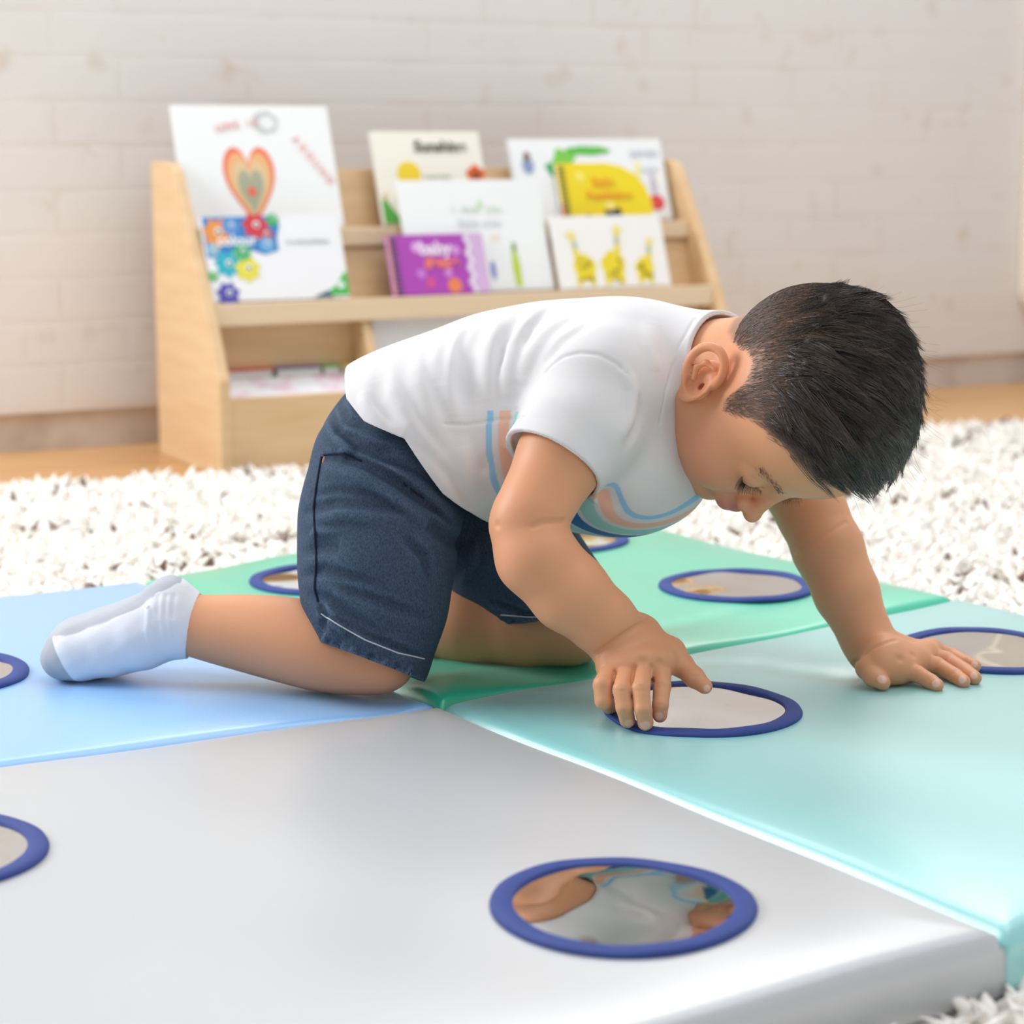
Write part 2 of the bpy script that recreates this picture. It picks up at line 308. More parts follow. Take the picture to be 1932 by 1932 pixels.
# 8 giraffe book
b = book('square white book with three yellow spotted giraffes on lower tier at right end', .622, .258, .066, .212, .124, L1, (.86, .84, .80))
for gx, k, fl_ in [(.050, 1.0, -1), (.105, 1.08, 1), (.165, .85, 1)]:
    Yl = (.80, .64, .03)
    flat('giraffe_picture', disc(gx, .030 * k + .004, .021 * k, .024 * k, wob=.08, k=5), Yl, b)
    flat('giraffe_picture', [(gx + fl_ * .004, .04), (gx + fl_ * .016, .04), (gx + fl_ * .020, .088 * k), (gx + fl_ * .012, .090 * k)], Yl, b, -.0008)
    flat('giraffe_picture', disc(gx + fl_ * .018, .092 * k, .009 * k, .006 * k), (.84, .72, .25), b, -.0010)
    flat('giraffe_picture', [(gx - .018 * k, .004), (gx - .018 * k, .03), (gx - .008 * k, .03), (gx - .010 * k, .004)], Yl, b, -.0009)
    flat('giraffe_picture', [(gx + .008 * k, .004), (gx + .006 * k, .03), (gx + .018 * k, .03), (gx + .016 * k, .004)], Yl, b, -.0009)
    for q in range(9): flat('spot_picture', disc(gx + random.uniform(-.014, .014) * k, .022 + random.uniform(-.012, .028) * k, .0032), (.38, .27, .02), b, -.0013)
    flat('scarf_picture', disc(gx + fl_ * .013, .074 * k, .004, .006), (.30, .48, .58), b, -.0012)
# thin white book at the lower tier right of big white book (pale spine gap) and flat books in the bins
bins = [('flat red book under the white book in the left bin', -0.0+.022, .082, .10, .019, (.75, .03, .02), .046, 0.05),
        ('flat navy blue book in the middle of the left bin', .125, .082, .075, .019, (.06, .07, .33), .044, -.02),
        ('flat green book beside the navy book in the left bin', .203, .082, .030, .019, (.05, .45, .06), .044, 0.0),
        ('flat yellow book against the divider of the left bin', .236, .082, .024, .019, (.85, .68, .02), .044, 0.0)]
for lb, x, y, w, h, c_, z, rz in bins:
    r = empty('bin_book', (0, 0, 0)); tag(r, lb, 'book', None)
    r.matrix_world = M_from(SO) @ Matrix.Translation((x, y, .0)) @ Matrix.Rotation(rz, 4, 'Z')
    cm = mat('cover', c_, .3, .5); box('back_cover', (0, 0, z), (w, h, z + .0015), cm, r); box('pages', (.002, .002, z + .0016), (w - .002, h - .002, .149), PAPER, r); box('cover', (0, 0, .1492), (w, h, .1510), cm, r)
r = empty('bin_book', (0, 0, 0)); tag(r, 'glossy white picture book lying at the front of the left bin', 'book')
r.matrix_world = M_from(SO) @ Matrix.Translation((.024, .0225, .1075)) @ Matrix.Rotation(.42, 4, 'X')
cm = mat('gloss_white_cover', (.86, .86, .90), .12, .6)
noise_mix(cm, (.80, .55, .68), (.85, .87, .91), 24, lo=.36, hi=.5)
box('cover', (0, 0, .007), (.232, .058, .0085), cm, r); box('pages', (.002, .002, 0), (.230, .056, .0069), PAPER, r)
r = empty('bin_book', (0, 0, 0)); tag(r, 'large white book standing in the right bin behind the child', 'book')
r.matrix_world = M_from(SO) @ Matrix.Translation((.288, .070, .0435)) @ Matrix.Rotation(-.08, 4, 'X')
box('cover', (0, 0, 0), (.30, .0015, .178), mat('cover', (.82, .83, .85), .3, .5), r); box('pages', (.002, .0016, .002), (.298, .012, .176), PAPER, r)

# ------------------------------------------------------------------ foam mats with mirrors
ZM = .05
C0 = np.array([-.0589, 1.6581]); GL = np.array([-.3883, 2.1454]); GR = np.array([.4485, 2.0622]); GF = np.array([.0544, 2.6167])
YR = np.array([.289, 1.160]); AF = np.array([.812, 1.585]); BN = np.array([-.590, 1.376]); BF = np.array([-.915, 1.862]); YN = np.array([-.222, .835])
DENTS = [(on(1215, 1372, ZM), .030, .003), (on(700, 1308, ZM), .040, .005), (on(1065, 1250, ZM), .038, .004), (on(1650, 1275, ZM), .035, .005),
         (on(110, 1280, ZM), .028, .003), (on(1500, 1262, ZM), .022, .003), (on(1420, 1252, ZM), .020, .0025), (on(1330, 1250, ZM), .020, .002), (on(1580, 1268, ZM), .022, .0035)]
def mat_z(x, y):
    z = np.full_like(x, ZM)
    for c, w, a in DENTS: z -= a * np.exp(-((x - c[0]) ** 2 + (y - c[1]) ** 2) / w ** 2)
    z += .0012 * np.sin(x * 23 + y * 9) * np.sin(y * 19 - x * 7)
    return z
def foam_mat(name, q, material, label, ripple=0.0, seed=0):
    # q: four corners (x,y): a, b, c, d counter-clockwise
    a, b, c, d = q; n = 110; r = .016; T = ZM
    g = np.linspace(0, 1, n); g = .5 - .5 * np.cos(g * math.pi) * (.35) - .5 * .65 * (1 - 2 * g)  # denser near the edges
    U, Vv = np.meshgrid(g, g, indexing='ij')
    # shrink by a hair so neighbours do not cut each other
    cen = (a + b + c + d) / 4; a, b, c, d = [p + (cen - p) / np.linalg.norm(cen - p) * .0012 for p in (a, b, c, d)]
    X = (1 - U)[..., None] * ((1 - Vv)[..., None] * a + Vv[..., None] * d) + U[..., None] * ((1 - Vv)[..., None] * b + Vv[..., None] * c)
    L = .6; du = np.minimum(U, 1 - U) * L; dv = np.minimum(Vv, 1 - Vv) * L; e = np.minimum(du, dv)
    z = mat_z(X[..., 0], X[..., 1])
    z -= .0055 * np.exp(-(e / .022) ** 1.3)                              # pillow towards the seams
    rr = np.clip(r * .6 - e, 0, r * .6); z -= r * .6 - np.sqrt(np.maximum((r * .6) ** 2 - rr ** 2, 0))
    if ripple: z += ripple * np.sin((U * 2.2 + .3) * 2 * math.pi) * np.exp(-((Vv * L - .035) / .035) ** 2) - ripple * .8 * np.exp(-((Vv * L - .075) / .016) ** 2) * np.exp(-((U - .35) / .35) ** 2)
    top = np.c_[X.reshape(-1, 2), z.ravel()]
    idx = np.arange(n * n).reshape(n, n)
    Q = [np.stack([idx[:-1, :-1], idx[1:, :-1], idx[1:, 1:], idx[:-1, 1:]], -1).reshape(-1, 4)]
    rim = np.concatenate([idx[:-1, 0], idx[-1, :-1], idx[:0:-1, -1], idx[0, :0:-1]])
    V = [top]; prev = rim; base = n * n; m = len(rim); P = top[rim]; out = P[:, :2] - cen; out /= np.linalg.norm(out, axis=1)[:, None]
    for k, (zz, off) in enumerate([(.8, .0008), (.5, .0011), (.2, .0008), (.08, -.002), (.0, -.008)]):
        ring_ = np.c_[P[:, :2] + out * off, .0005 + (P[:, 2]) * zz]; V.append(ring_); cur = np.arange(base, base + m); base += m
        Q.append(np.stack([prev, cur, np.roll(cur, -1), np.roll(prev, -1)], -1)[:, ::-1]); prev = cur
    V.append(np.array([[cen[0], cen[1], .0005]])); V = np.concatenate(V); Q = np.concatenate(Q)
    me = bpy.data.meshes.new(name); me.from_pydata(V.tolist(), [], Q.tolist() + [[int(prev[i]), int(base), int(prev[(i + 1) % m])] for i in range(m)]); me.update()
    bm = bmesh.new(); bm.from_mesh(me); bmesh.ops.recalc_face_normals(bm, faces=bm.faces[:]); bm.to_mesh(me); bm.free()
    o = link(name, me, material); tag(o, label, 'mat', 'square vinyl play mats'); return o
def mirror(parent, c, R=.0795, w=.0135, ph=0.0):
    n = 96; V = []; Q = []
    for i in range(n):       # mirror disc
        a = 2 * math.pi * i / n; V.append((c[0] + (R - w * .8) * math.cos(a), c[1] + (R - w * .8) * math.sin(a)))
    V = np.array(V); rings = [0, .3, .6, .85, 1.0]; VV = []
    for k in rings[1:]: p = c[:2] + (V - c[:2]) * k; VV.append(np.c_[p, mat_z(p[:, 0], p[:, 1]) + .0022 + .0008 * np.sin(p[:, 0] * 60 + ph) * np.sin(p[:, 1] * 50)])
    cz = float(mat_z(np.array([c[0]]), np.array([c[1]]))[0]) + .0022
    VV = np.concatenate(VV + [np.array([[c[0], c[1], cz]])]); m = len(VV) - 1; F_ = []
    for k in range(3):
        for i in range(n): F_.append((k * n + i, (k + 1) * n + i, (k + 1) * n + (i + 1) % n, k * n + (i + 1) % n))
    for i in range(n): F_.append((m, i, (i + 1) % n))
    d = link('mirror', pymesh('mirror', VV, F_), MIRROR, parent)
    prof_ = [(R, .0), (R + .0004, .0018), (R - .0006, .0036), (R - .003, .0046), (R - w * .5, .0049), (R - w + .002, .0045), (R - w, .0036), (R - w, .0)]
    VV = []; F_ = []; k = len(prof_)
    for i in range(n):
        a = 2 * math.pi * i / n
        for r_, z_ in prof_:
            x, y = c[0] + r_ * math.cos(a), c[1] + r_ * math.sin(a); VV.append((x, y, float(mat_z(np.array([x]), np.array([y]))[0]) + z_ - .0006 + .0002 * math.sin(9 * a + ph)))
    for i in range(n):
        for j in range(k): F_.append((i * k + j, ((i + 1) % n) * k + j, ((i + 1) % n) * k + (j + 1) % k, i * k + (j + 1) % k))
    me = pymesh('ribbon_ring', VV, F_); link('ribbon_ring', me, RIBBON, d)
mg = foam_mat('play_mat', (C0, GR, GF, GL), V_GREEN, 'mint green vinyl foam mat with round mirrors beneath the far knee', ripple=.0036)
ma = foam_mat('play_mat', (C0, YR, AF, GR), V_AQUA, 'pale aqua vinyl foam mat with round mirrors under both hands')
mb = foam_mat('play_mat', (C0, GL, BF, BN), V_BLUE, 'light blue vinyl foam mat under the sock foot at left')
my = foam_mat('play_mat', (C0, BN, YN, YR), V_GREY, 'grey vinyl foam mat nearest the camera with a mirror reflecting the child')
for p_, lst in ((mg, [(1390, 1100), (1055, 1014), (616, 1087)]), (ma, [(1325, 1330), (1857, 1222)]), (mb, [(-126, 1267)]), (my, [(1176, 1698), (-148, 1600)])):
    for i, q in enumerate(lst): mirror(p_, on(*q, ZM + .004), ph=q[0])

# ------------------------------------------------------------------ shaggy rug
def in_quad(P, q):
    s = np.ones(len(P), bool); q = np.array(q); ar = 0
    for i in range(4): ar += q[i][0] * q[(i + 1) % 4][1] - q[(i + 1) % 4][0] * q[i][1]
    sg = np.sign(ar)
    for i in range(4):
        e = q[(i + 1) % 4] - q[i]; s &= sg * (e[0] * (P[:, 1] - q[i][1]) - e[1] * (P[:, 0] - q[i][0])) > -.002
    return s
def build_rug():
    e0 = np.array([-.7355, 2.985]); ed = np.array([.905, 3.69]) - e0; ed /= np.linalg.norm(ed); en = np.array([ed[1], -ed[0]])
    base = [e0 - ed * 1.1, e0 + ed * 3.2, e0 + ed * 3.2 + en * 3.1, e0 - ed * 1.1 + en * 3.1]
    rm = mat('rug_backing', (.92, .88, .82), .9, .1)
    rug = prism('rug', [tuple(p) for p in base], -.0, .0004, 'z', rm); tag(rug, 'shaggy cream wool rug with dark brown flecks under the play mats', 'rug')
    N = 60000; S = rng.uniform(-1.1, 3.2, N); Tt = rng.uniform(0.0, 3.1, N); P = e0 + S[:, None] * ed + Tt[:, None] * en
    D = P[:, 1] * CP + .5 * SP; px = 966 + F * P[:, 0] / D
    keep = (px > -500) & (px < 2450) & (P[:, 1] > .85)
    for q in ((C0, GR, GF, GL), (C0, YR, AF, GR), (C0, GL, BF, BN), (C0, BN, YN, YR)): keep &= ~in_quad(P, q)
    P = P[keep]; S = S[keep]; Tt = Tt[keep]; n = len(P)
    # dark lozenge lines in the weave + stray flecks
    u = S * 1.0; v = Tt
    dl = np.minimum(np.abs(((u * 1.25 + v * 1.6 + .30) % 1) - .5), np.abs(((u * 1.25 - v * 1.6 + .12) % 1) - .5))
    dark = (dl < .018) & (rng.random(n) < .5) | (rng.random(n) < .006)
    h = rng.uniform(.014, .026, n); r0 = rng.uniform(.0042, .0074, n); az = rng.uniform(0, 2 * math.pi, n); ln = rng.uniform(.3, 1.1, n)
    k = 5; segs = 4; V = np.zeros((n, segs, k, 3)); ang = np.arange(k) * 2 * math.pi / k
    for s in range(segs):
        t = s / (segs - 1); off = h * ln * t ** 1.5 * 1.1; cx_ = P[:, 0] + np.cos(az) * off; cy_ = P[:, 1] + np.sin(az) * off
        zz = .0005 + h * (t - .35 * ln * t ** 2); rr = r0 * (1.0 - .72 * t ** 2.2) * (1 + .35 * math.sin(t * 5))
        for j in range(k):
            V[:, s, j, 0] = cx_ + rr * np.cos(ang[j] + az); V[:, s, j, 1] = cy_ + rr * np.sin(ang[j] + az); V[:, s, j, 2] = zz
    idx = np.arange(n * segs * k).reshape(n, segs, k); Q = []
    for j in range(k): Q.append(np.stack([idx[:, :-1, j], idx[:, :-1, (j + 1) % k], idx[:, 1:, (j + 1) % k], idx[:, 1:, j]], -1).reshape(-1, 4))
    me = npmesh('rug_pile', V.reshape(-1, 3), np.concatenate(Q))
    c = np.where(dark[:, None], np.array([.16, .095, .065]) + rng.uniform(0, .16, (n, 1)), np.array([.96, .925, .87]) * rng.uniform(.95, 1.03, (n, 1)))
    setcol(me, np.repeat(c, segs * k, axis=0)); pile = link('rug_pile', me, attr_mat('wool', .9, .1), rug); pile['kind'] = 'stuff'
build_rug()
# ------------------------------------------------------------------ signed distance modelling toolkit
class Field:
    def __init__(s): s.prims = []
    def _add(s, op, fn, c, r, k): s.prims.append((op, fn, np.asarray(c, float), float(r), k)); return s
    def cone(s, a, b, ra, rb, k=.012, op='u'):
        a = np.asarray(a, float); b = np.asarray(b, float); ba = b - a; L2 = ba @ ba; L = math.sqrt(L2)
        def fn(P):
            if L2 < 1e-12: return np.linalg.norm(P - a, axis=1) - ra
            t = np.clip((P - a) @ ba / L2, 0, 1)
            # rounded cone, first-order: shift t by the taper
            d0 = P - a - t[:, None] * ba; sl = (ra - rb) / L; t = np.clip(t + sl * np.linalg.norm(d0, axis=1) / L * -1, 0, 1)
            d = P - a - t[:, None] * ba
            return np.linalg.norm(d, axis=1) - (ra + (rb - ra) * t)
        return s._add(op, fn, (a + b) / 2, L / 2 + max(ra, rb), k)
    def chain(s, pts, k=.012, op='u'):
        for (a, ra), (b, rb) in zip(pts[:-1], pts[1:]): s.cone(a, b, ra, rb, k, op)
        return s
    def ell(s, c, r, ax=None, k=.012, op='u'):
        c = np.asarray(c, float); r = np.asarray(r, float); A = np.eye(3) if ax is None else np.asarray(ax, float)   # rows = axes
        def fn(P):
            q = (P - c) @ A.T; k0 = np.linalg.norm(q / r, axis=1); k1 = np.linalg.norm(q / (r * r), axis=1) + 1e-9
            return k0 * (k0 - 1) / k1
        return s._add(op, fn, c, r.max(), k)
    def groove(s, pts, w, amp, taper=0.0):
        s.gid = getattr(s, 'gid', 0) + 1; gid_ = s.gid
        ns = len(pts) - 1
        for i, (a, b) in enumerate(zip(pts[:-1], pts[1:])):
            a = np.asarray(a, float); b = np.asarray(b, float); ba = b - a; L2 = max(ba @ ba, 1e-12)
            def fn(P, a=a, ba=ba, L2=L2, i=i):
                t = np.clip((P - a) @ ba / L2, 0, 1); d = P - a - t[:, None] * ba; q = (d * d).sum(1)
                return q if not taper else q + w * w * taper * np.abs(2 * (i + t) / ns - 1) ** 3
            s._add('g', fn, (a + b) / 2, math.sqrt(L2) / 2 + 3 * w, (w, amp, gid_))
        return s
    def disp(s, fn): return s._add('d', fn, (0, 0, 0), 1e6, 0)
    def cut(s, fn, k=.002): return s._add('r', fn, (0, 0, 0), 1e6, k)
    def cull(s, c, h, reach=.03):
        out = []
        for p in s.prims:
            lb = np.linalg.norm(c - p[2]) - p[3] - h
            if lb < (reach + (p[4] if p[0] in 'us' else 0) if p[0] in 'us' else 0): out.append(p)
        return out
    def ev(s, P, prims=None):
        d = np.full(len(P), .05); first = True; gr = {}
        for op, fn, c, r, k in (s.prims if prims is None else prims):
            if op == 'u':
                v = fn(P)
                if first: d = v; first = False
                else:
                    h = np.clip(.5 + .5 * (d - v) / k, 0, 1); d = d * (1 - h) + v * h - k * h * (1 - h)
            elif op == 's':
                v = -fn(P); h = np.clip(.5 - .5 * (d - v) / k, 0, 1); d = d * (1 - h) + v * h + k * h * (1 - h)
            elif op == 'g':
                w, a, gid = k; q = fn(P)
                if gid in gr: gr[gid] = (np.minimum(gr[gid][0], q), w, a)
                else: gr[gid] = (q, w, a)
            elif op == 'd': d = d + fn(P)
        for q, w, a in gr.values(): d = d + a * np.exp(-q / (w * w))
        for op, fn, c, r, k in (s.prims if prims is None else prims):
            if op == 'r': d = fn(P, d)
        return d
def mesh_field(f, lo, hi, vx):
    lo = np.asarray(lo, float); hi = np.asarray(hi, float); B = 16
    nb = np.ceil((hi - lo) / vx / B).astype(int); N = nb * B + 1
    D = np.full(N, 1.0, np.float32); bs = B * vx; hd = bs * .5 * math.sqrt(3)
    ar = np.arange(B + 1)
    gx, gy, gz = np.meshgrid(ar, ar, ar, indexing='ij'); loc = np.stack([gx, gy, gz], -1).reshape(-1, 3) * vx
    for bx in range(nb[0]):
        for by in range(nb[1]):
            for bz in range(nb[2]):
                o = lo + np.array([bx, by, bz]) * bs; c = o + bs / 2; pr = f.cull(c, hd)
                if not any(p[0] == 'u' for p in pr): continue
                dc = f.ev(c[None], pr)[0]
                if dc < -(hd * 1.6 + .006): D[bx * B:bx * B + B + 1, by * B:by * B + B + 1, bz * B:bz * B + B + 1] = -1; continue
                D[bx * B:bx * B + B + 1, by * B:by * B + B + 1, bz * B:bz * B + B + 1] = f.ev(loc + o, pr).reshape(B + 1, B + 1, B + 1)
    Sg = D < 0
    nx, ny, nz = N; cells = np.zeros((nx - 1, ny - 1, nz - 1), np.uint8)
    for i in (0, 1):
        for j in (0, 1):
            for k in (0, 1): cells += Sg[i:nx - 1 + i, j:ny - 1 + j, k:nz - 1 + k]
    ci = np.argwhere((cells > 0) & (cells < 8)); del cells
    acc = np.zeros((len(ci), 3)); cnt = np.zeros(len(ci))
    cor = [(i, j, k) for i in (0, 1) for j in (0, 1) for k in (0, 1)]
    dv = {c: D[ci[:, 0] + c[0], ci[:, 1] + c[1], ci[:, 2] + c[2]].astype(float) for c in cor}
    for a in cor:
        for ax in range(3):
            if a[ax] == 0:
                b = list(a); b[ax] = 1; b = tuple(b); m = (dv[a] < 0) != (dv[b] < 0)
                t = np.where(m, dv[a] / np.where(m, dv[a] - dv[b], 1), 0); p = np.array(a, float)[None].repeat(len(ci), 0); p[:, ax] += t
                acc[m] += p[m]; cnt[m] += 1
    V = lo + (ci + acc / cnt[:, None]) * vx
    cs = np.array([(ny - 1) * (nz - 1), nz - 1, 1]); key = ci @ cs; Q = []
    for ax in range(3):
        u, v = (ax + 1) % 3, (ax + 2) % 3
        s0 = [slice(None)] * 3; s1 = [slice(None)] * 3; s0[ax] = slice(0, -1); s1[ax] = slice(1, None)
        e = Sg[tuple(s0)] != Sg[tuple(s1)]; ei = np.argwhere(e); ei = ei[(ei[:, u] > 0) & (ei[:, v] > 0) & (ei[:, u] < N[u] - 1) & (ei[:, v] < N[v] - 1)]
        neg = Sg[ei[:, 0], ei[:, 1], ei[:, 2]]
        q = []
        for du, dv_ in ((-1, -1), (0, -1), (0, 0), (-1, 0)):
            c = ei.copy(); c[:, u] += du; c[:, v] += dv_; q.append(np.searchsorted(key, c @ cs))
        q = np.stack(q, -1); q[~neg] = q[~neg][:, ::-1]; Q.append(q)
    Q = np.concatenate(Q)
    for it in range(2):
        d, G = grad(f, V, vx); V -= np.clip(d, -vx, vx)[:, None] * G * .9
    return V, Q
def ev_pts(f, P, cell=.03):
    k = np.floor(P / cell).astype(int); u, inv = np.unique(k, axis=0, return_inverse=True); inv = inv.ravel(); order = np.argsort(inv, kind='stable'); d = np.empty(len(P))
    bounds = np.searchsorted(inv[order], np.arange(len(u) + 1))
    for i in range(len(u)):
        ids = order[bounds[i]:bounds[i + 1]]; d[ids] = f.ev(P[ids], f.cull((u[i] + .5) * cell, cell * .87 + .004))
    return d
def grad(f, P, h):
    h *= .4; n = len(P); A = np.concatenate([P, P + [h, 0, 0], P + [0, h, 0], P + [0, 0, h]]); d = ev_pts(f, A).reshape(4, n)
    G = (d[1:] - d[0]).T / h; G /= np.linalg.norm(G, axis=1)[:, None] + 1e-9; return d[0], G
def project(f, P, it=6, off=0.0):
    P = np.array(P, float)
    for _ in range(it): d, G = grad(f, P, .001); P -= (d - off)[:, None] * G * .9
    return P
def cast(f, px, py, D0=1.35, D1=2.0):
    px = np.asarray(px, float); py = np.asarray(py, float); o = np.array([0, 0, ZC]); r = np.array([at(x, y, 1.0) - o for x, y in zip(px, py)]); rl = np.linalg.norm(r, axis=1)
    D = np.full(len(px), D0)
    for _ in range(60): d = f.ev(o + r * D[:, None]); D += np.clip(d, -.02, .06) / rl * .8
    D = np.where(np.abs(d) < .004, D, np.median(D[np.abs(d) < .004]) if (np.abs(d) < .004).any() else 1.7)
    return o + r * D[:, None]
def dens(pts, n):
    P = np.array(pts, float); t_ = np.linspace(0, len(P) - 1, n); return np.interp(t_, range(len(P)), P[:, 0]), np.interp(t_, range(len(P)), P[:, 1])
def smooth(a, b, x): t = np.clip((x - a) / (b - a), 0, 1); return t * t * (3 - 2 * t)
def vnoise(P, sc, seed=0):
    # cheap smooth noise from rotated sines
    r = np.random.default_rng(seed); s = np.zeros(len(P))
    for i in range(7):
        w = r.normal(size=3); w *= sc * (.7 + .25 * i) / np.linalg.norm(w); s += np.sin(P @ w + r.uniform(0, 6.28)) / (1 + .35 * i)
    return s / 3

# ------------------------------------------------------------------ the child: head frame
HF = np.array([.057, -.322, -.945]); HR = np.array([-.677, -.708, .200]); HU = np.array([.734, -.628, .259]); HT = np.array([.196, 1.697, .296]); HS = .0102
HF /= np.linalg.norm(HF); HU -= HF * (HU @ HF); HU /= np.linalg.norm(HU); HR = np.cross(HF, HU); HR *= 1 if HR[1] < 0 else -1
_nose = np.array([.2065, 1.660, .201]); _v = np.array([0, CP, -SP]); _a = math.radians(5)     # nod of the head about the line of sight
def _rot(x): return x * math.cos(_a) + np.cross(_v, x) * math.sin(_a) + _v * (_v @ x) * (1 - math.cos(_a))
HF, HR, HU = _rot(HF), _rot(HR), _rot(HU); HT = _nose + _rot(HT - _nose)
HA = np.stack([HF, HR, HU])
def H(f_, r_, u_): return HT + HS * (f_ * HF + r_ * HR + u_ * HU)
def toH(P): return (P - HT) @ HA.T / HS
body = Field()
def hell(c, r, k=.01, op='u', rot=None):
    A = HA if rot is None else rot @ HA
    body.ell(H(*c), np.array(r) * HS, A, k, op)
def rotR(a): c_, s_ = math.cos(a), math.sin(a); return np.array([[c_, 0, s_], [0, 1, 0], [-s_, 0, c_]])
def rotU(a): c_, s_ = math.cos(a), math.sin(a); return np.array([[c_, s_, 0], [-s_, c_, 0], [0, 0, 1]])
hell((.0, 0, 4.8), (7.95, 7.0, 7.4))
hell((3.2, 0, 5.4), (5.3, 6.0, 5.2), .03)
hell((3.3, 0, -.8), (4.9, 5.3, 5.2), .025)
for s_ in (1, -1):
    hell((5.3, 3.1 * s_, -2.0), (2.7, 2.7, 2.6), .016)
    body.cone(H(1.2, 4.5 * s_, -3.2), H(5.4, 1.8 * s_, -5.2), 1.7 * HS, 1.5 * HS, .02)
hell((6.6, 0, -5.2), (1.6, 1.9, 1.4), .012)
for s_ in (1, -1): hell((9.3, 3.0 * s_, 1.4), (1.55, 1.7, 1.0), .010, 's')
for s_ in (1, -1): hell((6.75, 2.9 * s_, 1.35), (1.42, 1.5, 1.25), .004)
body.cone(H(8.15, 0, 1.9), H(9.45, 0, -.75), .42 * HS, .62 * HS, .009)
hell((9.55, 0, -.95), (.85, .8, .7), .004)
for s_ in (1, -1): hell((8.85, .95 * s_, -1.15), (.7, .55, .55), .005)
for s_ in (1, -1): hell((9.3, .48 * s_, -1.75), (.42, .24, .26), .002, 's')
hell((8.0, 0, -2.9), (1.0, 2.0, 1.2), .008)
hell((8.75, 0, -2.75), (.62, 1.45, .40), .003)
hell((8.6, 0, -3.45), (.60, 1.2, .45), .003)
body.groove([H(8.95, y, -3.08 - .04 * y * y) for y in (-1.5, -.75, 0, .75, 1.5)], .0012, .0014)
# upper lid line, both eyes
for s_ in (1, -1):
    body.groove([H(7.55, 4.15 * s_, 1.15), H(8.02, 3.5 * s_, .72), H(8.2, 2.9 * s_, .62), H(8.12, 2.1 * s_, .75), H(7.9, 1.45 * s_, 1.1)], .0011, .0016)
    body.groove([H(7.5, 4.1 * s_, 1.75), H(7.95, 3.4 * s_, 1.98), H(8.1, 2.8 * s_, 2.0), H(7.95, 1.9 * s_, 1.75)], .0013, .0009)
# ears
_hell, _H = hell, H
EK = .80
ET = .55
def earp(c): a, b = c[0] * .74, c[2] * .84; return (.15 + a * math.cos(ET) - b * math.sin(ET), np.sign(c[1]) * (6.50 + (abs(c[1]) - 6.7) * .95), -.75 + a * math.sin(ET) + b * math.cos(ET))
def hell(c, r, k=.01, op='u', rot=None): _hell(earp(c), np.array(r) * .78, k, op, rotR(ET) if rot is None else rot)
def H(a, b, c): return _H(*earp((a, b, c)))
for s_ in (1, -1):
    hell((-.9, 6.9 * s_, .55), (1.9, .42, 2.7), .004, rot=rotR(ET + .1) @ rotU(.30 * s_))
    hx = [(.85, 6.5, .25), (1.05, 6.85, 1.3), (.75, 7.2, 2.5), (-.3, 7.5, 3.25), (-1.6, 7.75, 3.1), (-2.6, 7.9, 2.1), (-2.85, 7.85, .8), (-2.4, 7.6, -.6), (-1.5, 7.2, -1.6), (-.55, 6.9, -2.15), (.15, 6.65, -1.9), (.5, 6.45, -1.2)]
    hx = np.array(hx); qq = np.linspace(0, len(hx) - 1, 34); ker = np.array([.25, .5, .25])
    hx = np.stack([np.interp(qq, range(len(hx)), hx[:, i]) for i in range(3)], 1)
    for _ in range(4): hx[1:-1] = .25 * hx[:-2] + .5 * hx[1:-1] + .25 * hx[2:]
    body.chain([(H(a, b * s_, c), np.interp(i, [0, 20, 33], [.30, .34, .42]) * HS) for i, (a, b, c) in enumerate(hx)], .0016)
    hell((-.45, 7.45 * s_, .35), (1.15, .62, 1.35), .003, 's')
    hell((-.55, 7.75 * s_, 1.9), (1.25, .35, .75), .003, 's')
    body.chain([(H(-.2, 7.1 * s_, 1.55), .2 * HS), (H(-1.3, 7.35 * s_, 1.25), .21 * HS), (H(-1.65, 7.35 * s_, .2), .22 * HS), (H(-1.1, 7.1 * s_, -.85), .21 * HS)], .003)
    hell((-.05, 6.75 * s_, .0), (.40, .32, .44), .002, 's')
    hell((.62, 6.65 * s_, -.15), (.36, .4, .55), .003)
    hell((-.1, 6.8 * s_, -1.0), (.4, .4, .3), .003)
hell, H = _hell, _H
# neck and trunk
NB = np.array([.112, 1.795, .292])
body.cone(H(-1.6, 0, -2.2), NB, .049, .052, .02)
LAT = np.array([.54, .84, -.03]); LAT /= np.linalg.norm(LAT); HEAD = np.cross(LAT, [0, 0, 1.]); HEAD /= np.linalg.norm(HEAD)   # towards the neck
UPV = np.cross(HEAD, LAT); UPV *= np.sign(UPV[2]); TA = np.stack([HEAD, LAT, UPV])
CH = np.array([.068, 1.785, .288]); PEL = np.array([-.095, 1.800, .232])
body.ell(CH, (.085, .090, .060), TA, .03); body.cone(CH + [-.01, 0, -.005], PEL + [.02, 0, .01], .058, .062, .03); body.ell(PEL, (.06, .075, .06), None, .03)
# near (right) arm
SH = at(1128, 750, 1.70); EL = at(994, 988, 1.655); W1 = at(1172, 1188, 1.672)
body.chain([(SH, .034), (at(1060, 860, 1.672), .0335), (at(1005, 965, 1.655), .0305)], .012)
body.chain([(at(990, 985, 1.656), .0292), (at(1012, 1050, 1.652), .0318), (at(1075, 1118, 1.656), .0312), (at(1140, 1175, 1.664), .0262), (at(1168, 1196, 1.668), .0232)], .006)
def hand(palm, fingers, thumb, knuck, nails, k=.004):
    body.chain(palm, .012) if isinstance(palm[0], tuple) else None
